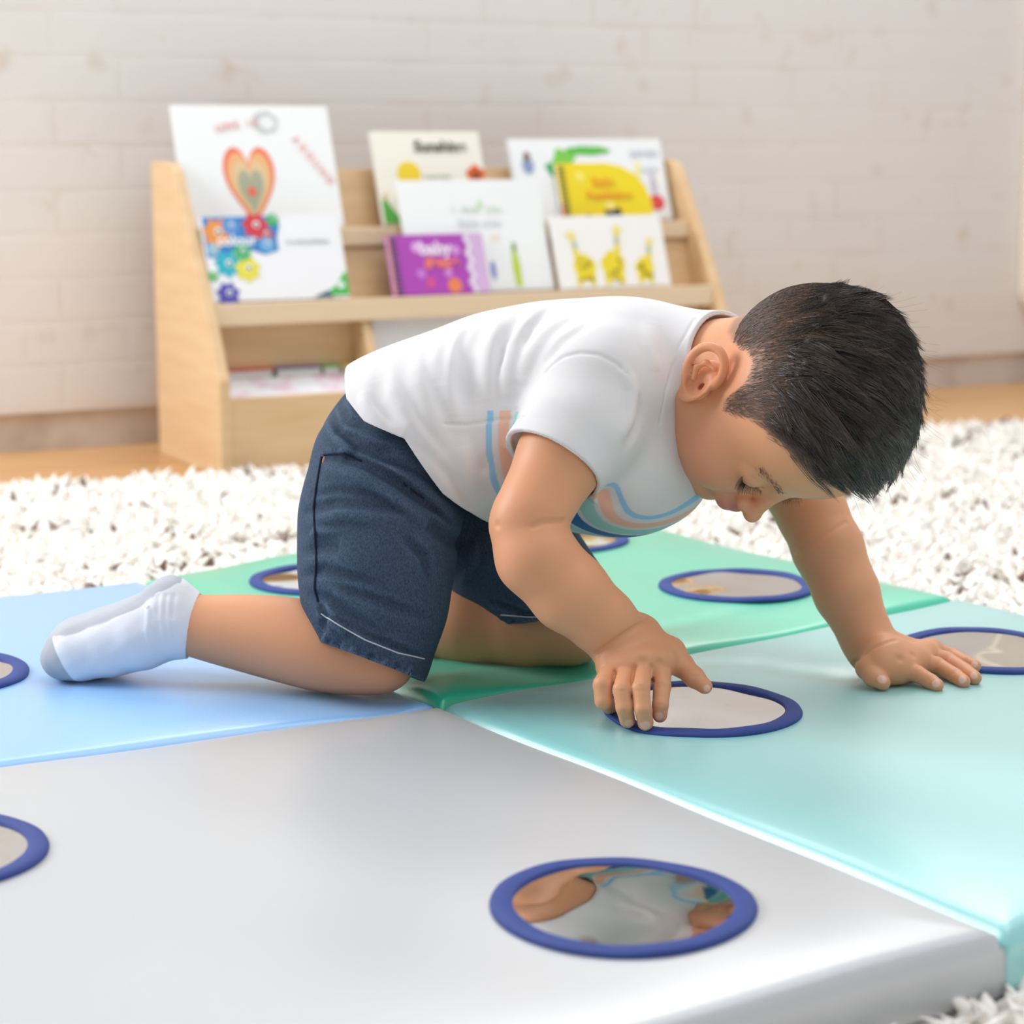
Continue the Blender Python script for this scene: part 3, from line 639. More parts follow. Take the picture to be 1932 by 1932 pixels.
# near hand
PALM = [(at(1165, 1216, 1.672), .0165), (at(1193, 1207, 1.678), .0165), (at(1213, 1200, 1.684), .0135)]
body.chain(PALM, .010)
KN = [(at(1155, 1262, 1.652), .0110), (at(1186, 1258, 1.646), .0115), (at(1216, 1253, 1.646), .0115), (at(1247, 1250, 1.652), .0115)]
for (p, r), q in zip(KN, (PALM[0], PALM[0], PALM[1], PALM[2])): body.cone(q[0], p, q[1], r, .012)
for a, b_ in zip(KN[:-1], KN[1:]): body.cone(a[0], b_[0], .0105, .0105, .008)
body.chain([(at(1160, 1268, 1.652), .0070), (at(1186, 1270, 1.648), .0075), (at(1216, 1268, 1.648), .0075), (at(1246, 1264, 1.653), .0072)], .006)
FN = {
 'pinky': [(KN[0][0], .0086), (at(1137, 1292, 1.630), .0076), (at(1139, 1322, 1.628), .0070), (on(1151, 1333, .0578), .0064)],
 'ring': [(KN[1][0], .0082), (at(1173, 1302, 1.620), .0070), (at(1178, 1335, 1.617), .0066), (on(1184, 1359, .0562), .0062)],
 'middle': [(KN[2][0], .0082), (at(1209, 1300, 1.617), .0070), (at(1213, 1338, 1.612), .0066), (on(1218, 1364, .0562), .0062)],
 'index': [(KN[3][0], .0084), (at(1249, 1296, 1.632), .0070), (at(1246, 1330, 1.622), .0063), (on(1245, 1350, .0600), .0058)]}
def fuse(pts, k=.0014):
    # a finger: rounded cones blended along its own length first, then into the hand
    for (a, ra), (b_, rb) in zip(pts[:-1], pts[1:]): body.cone(a, b_, ra, rb, k)
for nme, f_ in FN.items(): fuse(f_)
body.cone(at(1185, 1215, 1.668), at(1265, 1232, 1.668), .0135, .0125, .010)
fuse([(at(1262, 1232, 1.668), .0125), (at(1287, 1256, 1.660), .0092), (at(1310, 1278, 1.650), .0078), (at(1331, 1296, 1.643), .0060)], .004)
WR = [at(1128, 1236, 1.660), at(1140, 1224, 1.6505), at(1160, 1207, 1.643), at(1185, 1190, 1.642), at(1207, 1178, 1.649), at(1224, 1171, 1.664)]
BB = Field(); BB.prims = list(body.prims)
def bgroove(pts, w, amp, n=14, f=None): body.groove(list(cast(f or BB, *dens(pts, n))), w, amp)
bgroove([(1126, 1234), (1142, 1222), (1163, 1206), (1188, 1190), (1208, 1178), (1226, 1170)], .0017, .0034)
bgroove([(1198, 1258), (1195, 1272), (1193, 1288)], .0016, .0022); bgroove([(1230, 1258), (1229, 1272), (1230, 1288)], .0016, .0022); bgroove([(1160, 1268), (1156, 1290)], .0016, .002)
for x_, y_ in ((1173, 1299), (1209, 1298), (1247, 1293)):
    for q_ in (-3.5, 0, 3.5): bgroove([(x_ - 9, y_ + q_), (x_, y_ + q_ * 1.5 + 1), (x_ + 9, y_ + q_)], .0006, .0008, 6)
for x_, y_ in ((1179, 1343), (1213, 1345), (1245, 1330), (1312, 1276)): bgroove([(x_ - 8, y_), (x_ + 8, y_ - 1)], .0006, .0006, 5)
def kgroove(c, dx, dy, n=3, amp=.0009, w=.0007, sp=4.0):
    for i in range(n):
        o = (i - (n - 1) / 2) * sp; pts = []
        for t in (-1, -.5, 0, .5, 1): p = at(c[0] + t * dx, c[1] + t * dy + o + (1 - t * t) * 1.5 * (1 if i else -1), c[2]); pts.append(p)
        body.groove(pts, w, amp)
bgroove([(1211, 1247), (1213, 1247)], .0030, .0022, 3); bgroove([(1243, 1250), (1245, 1250)], .0028, .0020, 3)
NL = cast(BB, [1187, 1218, 1243, 1334], [1365, 1369, 1352, 1299]); NAILS = [(NL[0], .0038), (NL[1], .0040), (NL[2], .0036), (NL[3], .0030)]
# far (left) arm
SF = np.array([.178, 1.868, .262]); EF = at(1552, 1010, 1.815); WF = at(1648, 1228, 1.790)
body.chain([(SF, .034), (at(1480, 880, 1.838), .032), (at(1533, 970, 1.822), .0300)], .012)
body.chain([(at(1533, 970, 1.822), .0300), (at(1562, 1035, 1.812), .0302), (at(1598, 1120, 1.803), .0275), (at(1634, 1200, 1.795), .0222), (at(1646, 1226, 1.792), .0205)], .006)
FP = [(on(1662, 1259, .0645), .0135), (on(1672, 1246, .068), .0145), (on(1690, 1228, .067), .0130)]
body.chain(FP, .010); body.cone(at(1646, 1226, 1.792), FP[1][0], .0195, .016, .010)
KF = [(on(1702, 1262, .063), .0095), (on(1728, 1247, .065), .0098), (on(1746, 1237, .064), .0094), (on(1758, 1229, .062), .0088)]
for (p, r), q in zip(KF, (FP[0], FP[1], FP[1], FP[2])): body.cone(q[0], p, q[1] * .92, r, .012)
for a, b_ in zip(KF[:-1], KF[1:]): body.cone(a[0], b_[0], .0105, .010, .008)
fuse([(KF[0][0], .0088), (on(1732, 1272, .0605), .0070), (on(1756, 1286, .0565), .0064), (on(1768, 1293, .0550), .0058)])
fuse([(KF[1][0], .0088), (on(1768, 1255, .0615), .0070), (on(1802, 1275, .0568), .0064), (on(1818, 1286, .0552), .0058)])
fuse([(KF[2][0], .0094), (on(1787, 1246, .0615), .0075), (on(1820, 1266, .0575), .0068), (on(1839, 1279, .0560), .0060)])
fuse([(KF[3][0], .0088), (on(1796, 1237, .0590), .0066), (on(1822, 1250, .0575), .0060), (on(1840, 1257, .0562), .0054)])
fuse([(on(1656, 1250, .066), .0125), (on(1636, 1261, .0640), .0094), (on(1647, 1277, .0595), .0076), (on(1666, 1288, .0565), .0066)], .004)
B2 = Field(); B2.prims = list(body.prims)
bgroove([(1610, 1254), (1626, 1238), (1650, 1220), (1675, 1211), (1690, 1207)], .0016, .0030, 14, B2)
for x_, y_ in ((1730, 1262), (1772, 1250), (1790, 1241), (1756, 1279), (1801, 1268)): bgroove([(x_ - 5, y_ + 5), (x_ + 5, y_ - 5)], .0007, .0008, 5, B2)
bgroove([(1697, 1243), (1699, 1243)], .0028, .0018, 3, B2); bgroove([(1722, 1236), (1724, 1236)], .0026, .0014, 3, B2)
bgroove([(1481, 1048), (1520, 1032), (1560, 1008), (1596, 985)], .0018, .0012, 10, B2)
bgroove([(1062, 984), (1045, 985), (1022, 986), (1004, 992)], .0022, .0030, 10, B2); bgroove([(937, 990), (939, 991)], .0028, .0014, 3, B2)
NL = cast(B2, [1664, 1766, 1815, 1837, 1838], [1281, 1289, 1281, 1274, 1253]); NAILS += [(p_, r_) for p_, r_ in zip(NL, (.0040, .0036, .0036, .0034, .0030))]
# near leg
KNE = at(712, 1243, 1.726)
body.chain([(at(730, 930, 1.755), .060), (at(712, 1100, 1.740), .050), (at(712, 1205, 1.730), .040)], .02)
_lp = np.array([[722, 1240, 1.728, .0302], [640, 1234, 1.733, .0330], [585, 1216, 1.738, .0358], [500, 1198, 1.748, .0340], [410, 1188, 1.754, .0277], [352, 1178, 1.757, .0238], [310, 1170, 1.758, .022]])
_q = np.linspace(0, 6, 22); _lp = np.stack([np.interp(_q, range(7), _lp[:, i]) for i in range(4)], 1)
for _ in range(6): _lp[1:-1] = .25 * _lp[:-2] + .5 * _lp[1:-1] + .25 * _lp[2:]
body.chain([(at(a, b_, c), r) for a, b_, c, r in _lp], .004)
body.groove([at(628, 1218, 1.695), at(634, 1245, 1.695)], .0025, .002)
# far leg
body.chain([(at(880, 930, 1.868), .056), (at(1000, 1080, 1.852), .045), (at(1075, 1175, 1.846), .037)], .02)
body.chain([(at(1080, 1182, 1.846), .0330), (at(980, 1186, 1.850), .0330), (at(880, 1180, 1.858), .0350), (at(780, 1172, 1.868), .031), (at(690, 1190, 1.875), .025)], .012)

# ------------------------------------------------------------------ garments
def plane_cut(p0, n):
    p0 = np.asarray(p0, float); n = np.asarray(n, float); n = n / np.linalg.norm(n); return lambda P: (P - p0) @ n
shirt = Field()
TC = CH + (PEL - CH) * .45
shirt.ell(CH + [.004, 0, .004], (.098, .104, .072), TA, .03)
shirt.ell(CH + HEAD * .045 + [0, 0, .008], (.060, .095, .062), TA, .04)
shirt.ell(CH + HEAD * .03 + [-.006, -.022, -.058], (.080, .085, .062), TA, .035)     # hanging front
shirt.ell(TC + [-.004, -.006, .000], (.10, .100, .092), TA, .04)
PA = np.stack([np.array([.88, -.12, .46]), np.array([.13, .99, 0]), np.array([-.46, .05, .88])])
shirt.ell(PEL + [.012, 0, .014], (.085, .090, .078), None, .03)
shirt.cone(NB + [-.018, 0, -.002], H(-1.9, 0, -3.9), .064, .054, .02)
shirt.ell(at(778, 838, 1.765), (.084, .083, .080), None, .03)
SS = SH + [0.0, .008, .006]
_n0 = len(shirt.prims)
shirt.chain([(SS, .052), (at(1090, 820, 1.682), .0440), (at(1038, 886, 1.669), .0408), (at(1000, 935, 1.662), .0400)], .016)
SLP = shirt.prims[_n0:]
shirt.chain([(SF + [0, -.002, .004], .046), (at(1452, 850, 1.845), .042), (at(1478, 885, 1.84), .040)], .02)
# folds: ridges and valleys on the near flank running from the back down to the side
SB = Field(); SB.prims = list(shirt.prims)
def fold(pts, D, w, amp): shirt.groove(list(cast(SB, *dens(pts, 9))), w * (.95 if w > .003 else 1), -amp * (1.6 if w > .003 else 1), 2.4 if w > .003 else 0)
fold([(868, 628), (852, 680), (845, 740), (858, 800)], 1.690, .007, .004); fold([(905, 612), (885, 660), (878, 720), (884, 780)], 1.684, .007, -.0035)
fold([(945, 598), (925, 650), (918, 710), (925, 770)], 1.680, .006, .0042); fold([(1010, 590), (975, 640), (958, 700), (955, 760)], 1.676, .007, .0040)
fold([(980, 596), (948, 650), (938, 720)], 1.678, .006, -.0032); fold([(1080, 592), (1030, 630), (995, 680), (980, 730)], 1.668, .007, .0040)
fold([(1125, 600), (1065, 640), (1022, 690)], 1.664, .006, -.003); fold([(790, 660), (790, 720), (812, 790), (850, 850)], 1.70, .008, .004)
fold([(735, 690), (745, 740), (775, 800), (830, 870), (880, 930)], 1.705, .006, .0045); fold([(710, 700), (715, 760), (750, 830)], 1.708, .007, -.0035)
fold([(760, 790), (810, 850), (870, 920), (910, 970)], 1.69, .006, -.003); fold([(870, 830), (880, 880), (900, 930)], 1.675, .008, .003)
fold([(1172, 690), (1195, 730), (1190, 790), (1170, 830)], 1.642, .006, .004); fold([(1210, 760), (1200, 810), (1180, 850)], 1.64, .006, -.003)
fold([(1030, 700), (1045, 685), (1070, 670), (1110, 664), (1150, 675), (1185, 705), (1205, 750), (1207, 800)], 0, .0020, -.0016)
fold([(760, 783), (830, 800), (880, 802), (940, 792), (990, 788)], 0, .0014, -.0011)
fold([(890, 604), (868, 650), (862, 710), (872, 780)], 0, .005, -.0030); fold([(830, 636), (822, 690), (826, 740)], 0, .006, .0028); fold([(1040, 578), (1000, 620), (975, 665)], 0, .005, -.0026)
fold([(680, 735), (690, 765), (730, 800), (770, 830)], 0, .005, .0030); fold([(905, 860), (925, 905), (935, 950)], 0, .006, -.0026); fold([(1230, 600), (1225, 660), (1240, 720)], 0, .008, .0022)
fold([(800, 860), (850, 930), (885, 975)], 0, .005, .0028)
fold([(1090, 905), (1130, 930), (1180, 960)], 1.66, .008, -.003)
fold([(1355, 567), (1312, 600), (1278, 660), (1254, 740), (1244, 800)], 0, .0014, -.0010)
fold([(974, 772), (990, 810), (1020, 855), (1060, 892), (1105, 918), (1150, 915)], 0, .0011, -.0007)
def armhole(P):  # limit fine noise
    return .0010 * vnoise(P, 95, 3) + .0016 * vnoise(P * [1, .5, 1], 38, 5)
shirt.disp(armhole)
TB = Field(); TB.prims = [p for p in shirt.prims if not any(p is q for q in SLP)]
HEMP = at(762, 812, 1.70); HEMN = np.array([-.90, .06, .18])
_hp = [at(660, 742, 1.75), at(690, 790, 1.71), at(765, 822, 1.70), at(835, 930, 1.70), at(925, 1010, 1.71)]
def hem_fn(P):
    # distance beyond the curved hem, along -x: hem position as a function of height
    px = 966 + F * P[:, 0] / (P[:, 1] * CP - (P[:, 2] - ZC) * SP); z = P[:, 2]
    zs = np.array([.12, _hp[4][2], _hp[3][2], _hp[2][2], _hp[1][2], _hp[0][2], .33]); xs = np.array([.02, _hp[4][0], _hp[3][0], _hp[2][0], _hp[1][0], _hp[0][0], -.145])
    return (np.interp(z, zs, xs) - P[:, 0]) * .62
slv = plane_cut(at(1046, 866, 1.662), at(985, 952, 1.652) - at(1080, 800, 1.68))
slv_c = at(1046, 866, 1.662); slv2 = plane_cut(at(1475, 878, 1.84), at(1533, 970, 1.822) - at(1452, 850, 1.845))
sdir = at(985, 952, 1.652) - at(1080, 800, 1.68); sdir /= np.linalg.norm(sdir)
neckp = H(-1.9, 0, -3.1); neckn = H(-1.9, 0, -2.0) * 1.0 - (NB + [-.018, 0, -.002]); neckn /= np.linalg.norm(neckn)
neckn = neckn + np.array([0, -.10, .15]); neckn /= np.linalg.norm(neckn); ncut = plane_cut(neckp, neckn)
def shirt_cut(P, d):
    a = hem_fn(P)
    # the near sleeve opening: only close to the arm axis
    ax = np.linalg.norm(np.cross(P - slv_c, sdir), axis=1); s1 = slv(P); near = (ax < .12) & (P[:, 1] < 1.76) & (s1 > -.004)
    s2 = np.where(P[:, 0] > .17, np.where(P[:, 1] > 1.79, slv2(P), -1), -1); nk = ncut(P)
    e = np.maximum.reduce([a, np.where(ax < .06, s1, -1), s2, nk]); th = .0042 + .005 * smooth(-.004, -.014, e)      # thin at the openings
    both = np.maximum(d, -(d + th))
    if near.any():     # past the sleeve opening only the trunk of the shirt goes on
        N_ = P[near]; lo_, hi_ = N_.min(0), N_.max(0); tb = np.empty(len(N_)); cell = np.floor(N_ / .03).astype(int)
        if np.linalg.norm(hi_ - lo_) < .06: tb = TB.ev(N_, TB.cull((lo_ + hi_) / 2, np.linalg.norm(hi_ - lo_) / 2 + .002))
        else: tb = ev_pts(TB, N_)
        tn = th[near]; sn = s1[near]; dn = np.maximum(both[near], sn); dt = np.maximum(tb, -(tb + tn))
        both[near] = np.minimum(dn, np.where(sn > 0, dt, 1))
    return np.maximum.reduce([both, a, s2, nk])
shirt.cut(shirt_cut)

shorts = Field()
shorts.ell(PEL + [.000, 0, -.004], (.074, .088, .074), None, .03)
shorts.chain([(at(732, 890, 1.760), .0660), (at(716, 985, 1.752), .0625), (at(708, 1080, 1.742), .0595), (at(707, 1160, 1.735), .0535), (at(706, 1250, 1.730), .0480)], .02)
shorts.chain([(at(862, 930, 1.868), .068), (at(960, 1040, 1.860), .058), (at(1040, 1130, 1.850), .0500), (at(1085, 1190, 1.845), .047)], .02)
HB = Field(); HB.prims = list(shorts.prims)
def sfold(pts, D, w, amp): shorts.groove(list(cast(HB, *dens(pts, 7))), w * .8, amp * (2.2 if amp > 0 else 1.8), 1.8)
sfold([(610, 862), (660, 862), (720, 890), (780, 930), (850, 985)], 1.69, .0050, .0050); sfold([(620, 885), (690, 905), (760, 950), (830, 1010)], 1.685, .006, -.0035)
sfold([(580, 962), (640, 945), (700, 950), (770, 965)], 1.68, .006, .0035); sfold([(575, 985), (650, 970), (720, 980)], 1.68, .007, -.002)
sfold([(800, 985), (840, 1010), (870, 1030)], 1.68, .008, .004); sfold([(575, 1040), (610, 1030), (640, 1035)], 1.68, .006, .003)
sfold([(572, 1085), (610, 1075), (650, 1085), (720, 1105)], 1.675, .006, .0028); sfold([(585, 1120), (620, 1130), (660, 1160), (720, 1195)], 1.675, .006, .003)
sfold([(600, 1140), (612, 1165), (606, 1190)], 1.685, .005, .005); sfold([(625, 775), (640, 815), (700, 850), (760, 880)], 1.70, .006, .004); sfold([(615, 800), (655, 845), (640, 858)], 1.70, .006, -.004)
sfold([(640, 760), (650, 790), (690, 800)], 1.71, .005, .004); sfold([(690, 838), (715, 848), (738, 850)], 1.69, .005, .004)
sfold([(590, 930), (640, 925), (700, 935), (740, 950)], 0, .005, .0022); sfold([(585, 1010), (600, 1000), (640, 1003)], 0, .005, -.002); sfold([(760, 1010), (800, 1050), (815, 1100)], 0, .006, .0026)
sfold([(625, 1100), (680, 1120), (760, 1150), (810, 1165)], 0, .006, .0022); sfold([(600, 1160), (640, 1185), (650, 1195)], 0, .004, -.003); sfold([(720, 870), (790, 910), (850, 960)], 0, .005, -.0024)
sfold([(640, 1165), (700, 1200), (760, 1225), (800, 1238)], 1.675, .0035, .0022)
for i, q in enumerate([(615, 1192), (640, 1205), (668, 1218), (700, 1230), (728, 1240), (752, 1248), (776, 1253)]):
    sfold([(q[0], q[1] + 4), (q[0] - 10, q[1] + 30)], 1.678, .0035, .0020 * (1 if i % 2 else -1))
for i in range(7): sfold([(945 + i * 24, 1168 + i * 4), (943 + i * 24, 1192 + i * 3)], 1.80, .003, .0018 * (1 if i % 2 else -1))
sfold([(930, 1135), (990, 1160), (1080, 1165)], 1.80, .004, .003); sfold([(960, 1090), (1020, 1130), (1080, 1140)], 1.80, .006, .003)
sfold([(900, 1020), (895, 1060), (870, 1100)], 1.79, .005, -.003)
shorts.disp(lambda P: .0013 * vnoise(P, 120, 11) + .0016 * vnoise(P, 52, 12))
h1 = plane_cut(at(701, 1247, 1.69), at(701 - 79, 1247 + 206, 1.700) - at(701, 1247, 1.71)); h2 = plane_cut(at(1000, 1176, 1.80), np.array([.20, -.05, -.97]))
def shorts_cut(P, d):
    near = P[:, 1] < 1.797 - .05 * (P[:, 0])
    px = 966 + F * P[:, 0] / (P[:, 1] * CP - (P[:, 2] - ZC) * SP)
    c = np.where((px < 845) & near, h1(P), -1); c = np.maximum(c, np.where(~((px < 845) & near), h2(P), -1))
    waist = (P[:, 2] - .325) * .8
    th = .0028 + .0055 * smooth(-.004, -.016, np.maximum(c, waist))
    return np.maximum.reduce([d, -(d + th), c, waist])
shorts.cut(shorts_cut)

sock = Field()
sock.chain([(at(392, 1183, 1.757), .0270), (at(350, 1180, 1.757), .0260), (at(318, 1172, 1.758), .0285)], .008)
sock.ell(at(322, 1131, 1.760), (.0200, .024, .0200), None, .012)
sock.chain([(at(318, 1172, 1.758), .0285), (at(265, 1196, 1.760), .0285), (at(205, 1215, 1.765), .0262), (at(150, 1228, 1.768), .0235), (at(108, 1247, 1.773), .0160)], .010)
sock.chain([(at(265, 1180, 1.778), .0230), (at(205, 1208, 1.785), .0240), (at(150, 1222, 1.788), .0220), (at(112, 1240, 1.790), .0150)], .014)
for x in (0, 14, 28): sock.groove([at(300 + x, 1125, 1.735), at(296 + x, 1170, 1.725), at(306 + x, 1235, 1.73)], .0022, .0009)
sock.groove([at(280, 1150, 1.73), at(278, 1190, 1.728), at(288, 1240, 1.73)], .0025, -.0012)
sock.disp(lambda P: .0004 * vnoise(P, 300, 21))
scut = plane_cut(at(366, 1180, 1.757), at(420, 1196, 1.757) - at(340, 1180, 1.757))
sock.cut(lambda P, d: np.maximum.reduce([d, -(d + .0024 + .006 * smooth(-.003, -.009, scut(P))), scut(P)]))

# ------------------------------------------------------------------ bodies to meshes
SKIN = attr_mat('skin', .48, .38); bsdf(SKIN).inputs['Subsurface Weight'].default_value = .12
bsdf(SKIN).inputs['Subsurface Radius'].default_value = (1, .35, .18); bsdf(SKIN).inputs['Subsurface Scale'].default_value = .006
add_bump(SKIN, 900, .06, .0004, detail=2)
V, Q = mesh_field(body, (-.33, 1.52, .03), (.46, 1.96, .46), .00125)
me = npmesh('person', V, Q); hc = toH(V)
C = np.tile(np.array([.70, .335, .180]), (len(V), 1)); C *= (1 + .05 * vnoise(V, 40, 2))[:, None]
def blob(c, w): return np.exp(-((hc - np.array(c)) ** 2 / np.array(w) ** 2).sum(1))
inhead = (np.abs(hc[:, 1]) < 9) & (hc[:, 2] > -8) & (hc[:, 2] < 14) & (hc[:, 0] > -11) & (hc[:, 0] < 12)
for s_ in (1, -1):
    w = (blob((6, 4.0 * s_, -2), (3, 3, 2.4)) * inhead)[:, None]; C = C * (1 - .45 * w) + np.array([.74, .30, .20]) * .45 * w
    w = (blob((-.6, 7.3 * s_, .5), (2.6, 1.3, 3)) * inhead)[:, None]; C = C * (1 - .5 * w) + np.array([.80, .27, .12]) * .5 * w
w = (np.maximum(blob((8.9, 0, -2.75), (.9, 1.6, .5)), blob((8.7, 0, -3.5), (.9, 1.4, .55))) * inhead)[:, None]; w = np.clip(w * 1.6, 0, 1); C = C * (1 - w) + np.array([.62, .22, .18]) * w
for p, r_ in NAILS:
    d = np.linalg.norm(V - p, axis=1); w = smooth(r_ * 1.1, r_ * .85, d)[:, None] * .85; C = C * (1 - w) + np.array([.86, .56, .46]) * w
for pts in list(FN.values()):
    w = np.exp(-(np.linalg.norm(V - pts[-1][0], axis=1) / .010) ** 2)[:, None] * .5; C = C * (1 - w) + np.array([.74, .33, .22]) * w
# scalp under the hair
def hairmask(h):
    f_, u_ = h[:, 0], h[:, 2]
    line = np.interp(f_, [-10, -6.5, -4.2, -3.0, -1.6, -.6, .9, 1.6, 2.5, 3.4, 4.6, 5.6, 6.6, 7.4, 8.5], [-1.0, -1.6, -.8, .6, 3.0, 3.7, 3.0, .2, .1, 2.6, 4.6, 5.6, 6.4, 7.3, 9.5])
    return u_ - line
hm = smooth(-.1, .9, hairmask(hc) + .25 * vnoise(hc, 2.2, 8)) * inhead; w = (hm * .62)[:, None] * (np.abs(hc[:, 1]) < 7.35)[:, None]
C = C * (1 - w) + np.array([.16, .10, .075]) * w
setcol(me, np.clip(C, 0, 1)); person = link('person', me, SKIN)
tag(person, 'small child with short dark hair kneeling on the mats in white tee and denim shorts', 'person')

COTTON = attr_mat('white_cotton', .85, .2); add_bump(COTTON, 1400, .25, .0004, 'ShaderNodeTexNoise', detail=2, stretch=(.25, 1, 1))
bsdf(COTTON).inputs['Sheen Weight'].default_value = .15; bsdf(COTTON).inputs['Subsurface Weight'].default_value = .06; bsdf(COTTON).inputs['Subsurface Scale'].default_value = .004
lo, hi = (-.20, 1.58, .10), (.26, 1.96, .42)
V, Q = mesh_field(shirt, lo, hi, .00125)
me = npmesh('shirt', V, Q); tl = (V - CH) @ TA.T; tz = tl[:, 0]; t = tz - .034 * smooth(-.095, -.015, tl[:, 1]) * smooth(-.03, -.07, tl[:, 2]); ang = np.arctan2(tl[:, 1], -tl[:, 2] - .01)
# woven stripes across the front panel; coordinate t runs from belly to neck
W_ = np.array([.70, .69, .69]); PEACH = np.array([.86, .50, .38]); SKY = np.array([.30, .55, .78]); MINT = np.array([.34, .66, .62]); NAVY = np.array([.015, .15, .38])
C = np.tile(W_, (len(V), 1)); frontp = (tl[:, 2] < -.008 - .040 * smooth(.015, .05, t)) & (tz < .12)
arm = (np.linalg.norm(np.cross(V - slv_c, sdir), axis=1) < .0465) & ((V - SS) @ sdir > .012) & (V[:, 1] < 1.74)
seq = [(-.019, -.015, SKY), (-.011, -.003, PEACH), (.001, .006, MINT), (.011, .024, MINT), (.027, .043, NAVY), (.047, .060, MINT), (.064, .072, PEACH), (.077, .081, SKY)]
for a, b_, c_ in seq:
    w = (smooth(a - .0004, a + .0004, t) * smooth(b_ + .0004, b_ - .0004, t) * frontp * ~arm)[:, None]; C = C * (1 - w) + c_ * w
setcol(me, C); link('shirt', me, COTTON, person)

DENIM = mat('denim', (.05, .10, .20), .8, .2)
noise_mix(DENIM, (.019, .036, .068), (.080, .120, .180), 800, detail=5, lo=.34, hi=.70, stretch=(1, 1, .5), rough=.8)
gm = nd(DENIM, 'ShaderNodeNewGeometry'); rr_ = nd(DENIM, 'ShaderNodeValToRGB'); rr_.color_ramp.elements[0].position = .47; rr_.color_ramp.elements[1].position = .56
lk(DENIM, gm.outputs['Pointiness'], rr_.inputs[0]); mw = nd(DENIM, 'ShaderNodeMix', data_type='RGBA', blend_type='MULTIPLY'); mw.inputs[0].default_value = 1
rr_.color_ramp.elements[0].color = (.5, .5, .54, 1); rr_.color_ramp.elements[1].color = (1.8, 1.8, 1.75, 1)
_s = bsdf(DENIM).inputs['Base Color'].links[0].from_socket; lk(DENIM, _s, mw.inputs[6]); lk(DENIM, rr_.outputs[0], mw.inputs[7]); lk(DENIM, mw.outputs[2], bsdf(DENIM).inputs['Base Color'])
add_bump(DENIM, 900, .5, .0006, 'ShaderNodeTexNoise', detail=4)
V, Q = mesh_field(shorts, (-.21, 1.62, .05), (.16, 1.97, .34), .0013)
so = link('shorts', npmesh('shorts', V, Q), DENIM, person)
def stitch(name, pts, D, r, m, fld=shorts, parent=None, off=.0003, n=60):
    P = cast(fld, *dens(pts, n)); P = project(fld, P, 3, off); V_, Q_ = tube(P, r, 6); return link(name, pymesh(name, V_, Q_), m, parent)
THR = mat('pale_thread', (.50, .53, .58), .8, .2); DTH = mat('dark_seam', (.012, .018, .04), .85, .2)
stitch('hem_stitching', [(606, 1158), (640, 1180), (690, 1208), (750, 1232), (800, 1243)], 1.69, .0006, THR, parent=so)
stitch('pocket_seam', [(612, 858), (650, 855), (700, 878), (750, 905), (800, 940)], 1.7, .0008, DTH, parent=so)
stitch('side_seam', [(607, 862), (597, 920), (592, 960), (595, 1010), (597, 1060), (594, 1110), (600, 1135)], 1.70, .0011, DTH, parent=so)
stitch('hem_stitching', [(945, 1160), (990, 1164), (1060, 1166)], 1.80, .0006, THR, parent=so)

def lens(name, cx, cy, rx, ry, rz, col, m_rough=.85):
    P = cast(shorts, [cx], [cy]); P = project(shorts, P, 2, .0); _, G = grad(shorts, P, .004); nrm = Vector(G[0]).normalized(); u = Vector((1, 0, -.25)); u = (u - nrm * u.dot(nrm)).normalized(); v = nrm.cross(u)
    bm = bmesh.new(); bmesh.ops.create_uvsphere(bm, u_segments=20, v_segments=10, radius=1)
    for q in bm.verts: q.co = Vector(P[0]) + u * q.co.x * rx + v * q.co.y * ry + nrm * q.co.z * rz
    me_ = bpy.data.meshes.new(name); bm.to_mesh(me_); bm.free(); return link(name, me_, mat(name, col, m_rough, .1), so)
lens('waist_lining', 714, 851, .0075, .0028, .0016, (.50, .50, .62)); lens('pocket_corner', 611, 868, .0012, .0035, .0012, (.55, .25, .17))
KNIT = attr_mat('sock_knit', .9, .15); add_bump(KNIT, 1500, .4, .0006, 'ShaderNodeTexNoise', detail=3)
V, Q = mesh_field(sock, (-.43, 1.66, .03), (-.24, 1.86, .20), .0012)
me = npmesh('sock', V, Q); C = np.tile(np.array([.80, .81, .86]), (len(V), 1)); g = np.array([.42, .44, .48])
tp = at(118, 1240, 1.76); tn = (at(100, 1245, 1.76) - at(160, 1215, 1.76)); tn /= np.linalg.norm(tn)
w = smooth(-.0006, .0006, (V - tp) @ tn + .0)[:, None]; C = C * (1 - w) + g * w
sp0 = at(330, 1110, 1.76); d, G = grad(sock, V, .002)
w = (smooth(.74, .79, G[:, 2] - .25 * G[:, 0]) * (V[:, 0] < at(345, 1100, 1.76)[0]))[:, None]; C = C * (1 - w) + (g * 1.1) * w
setcol(me, C); link('sock', me, KNIT, person)
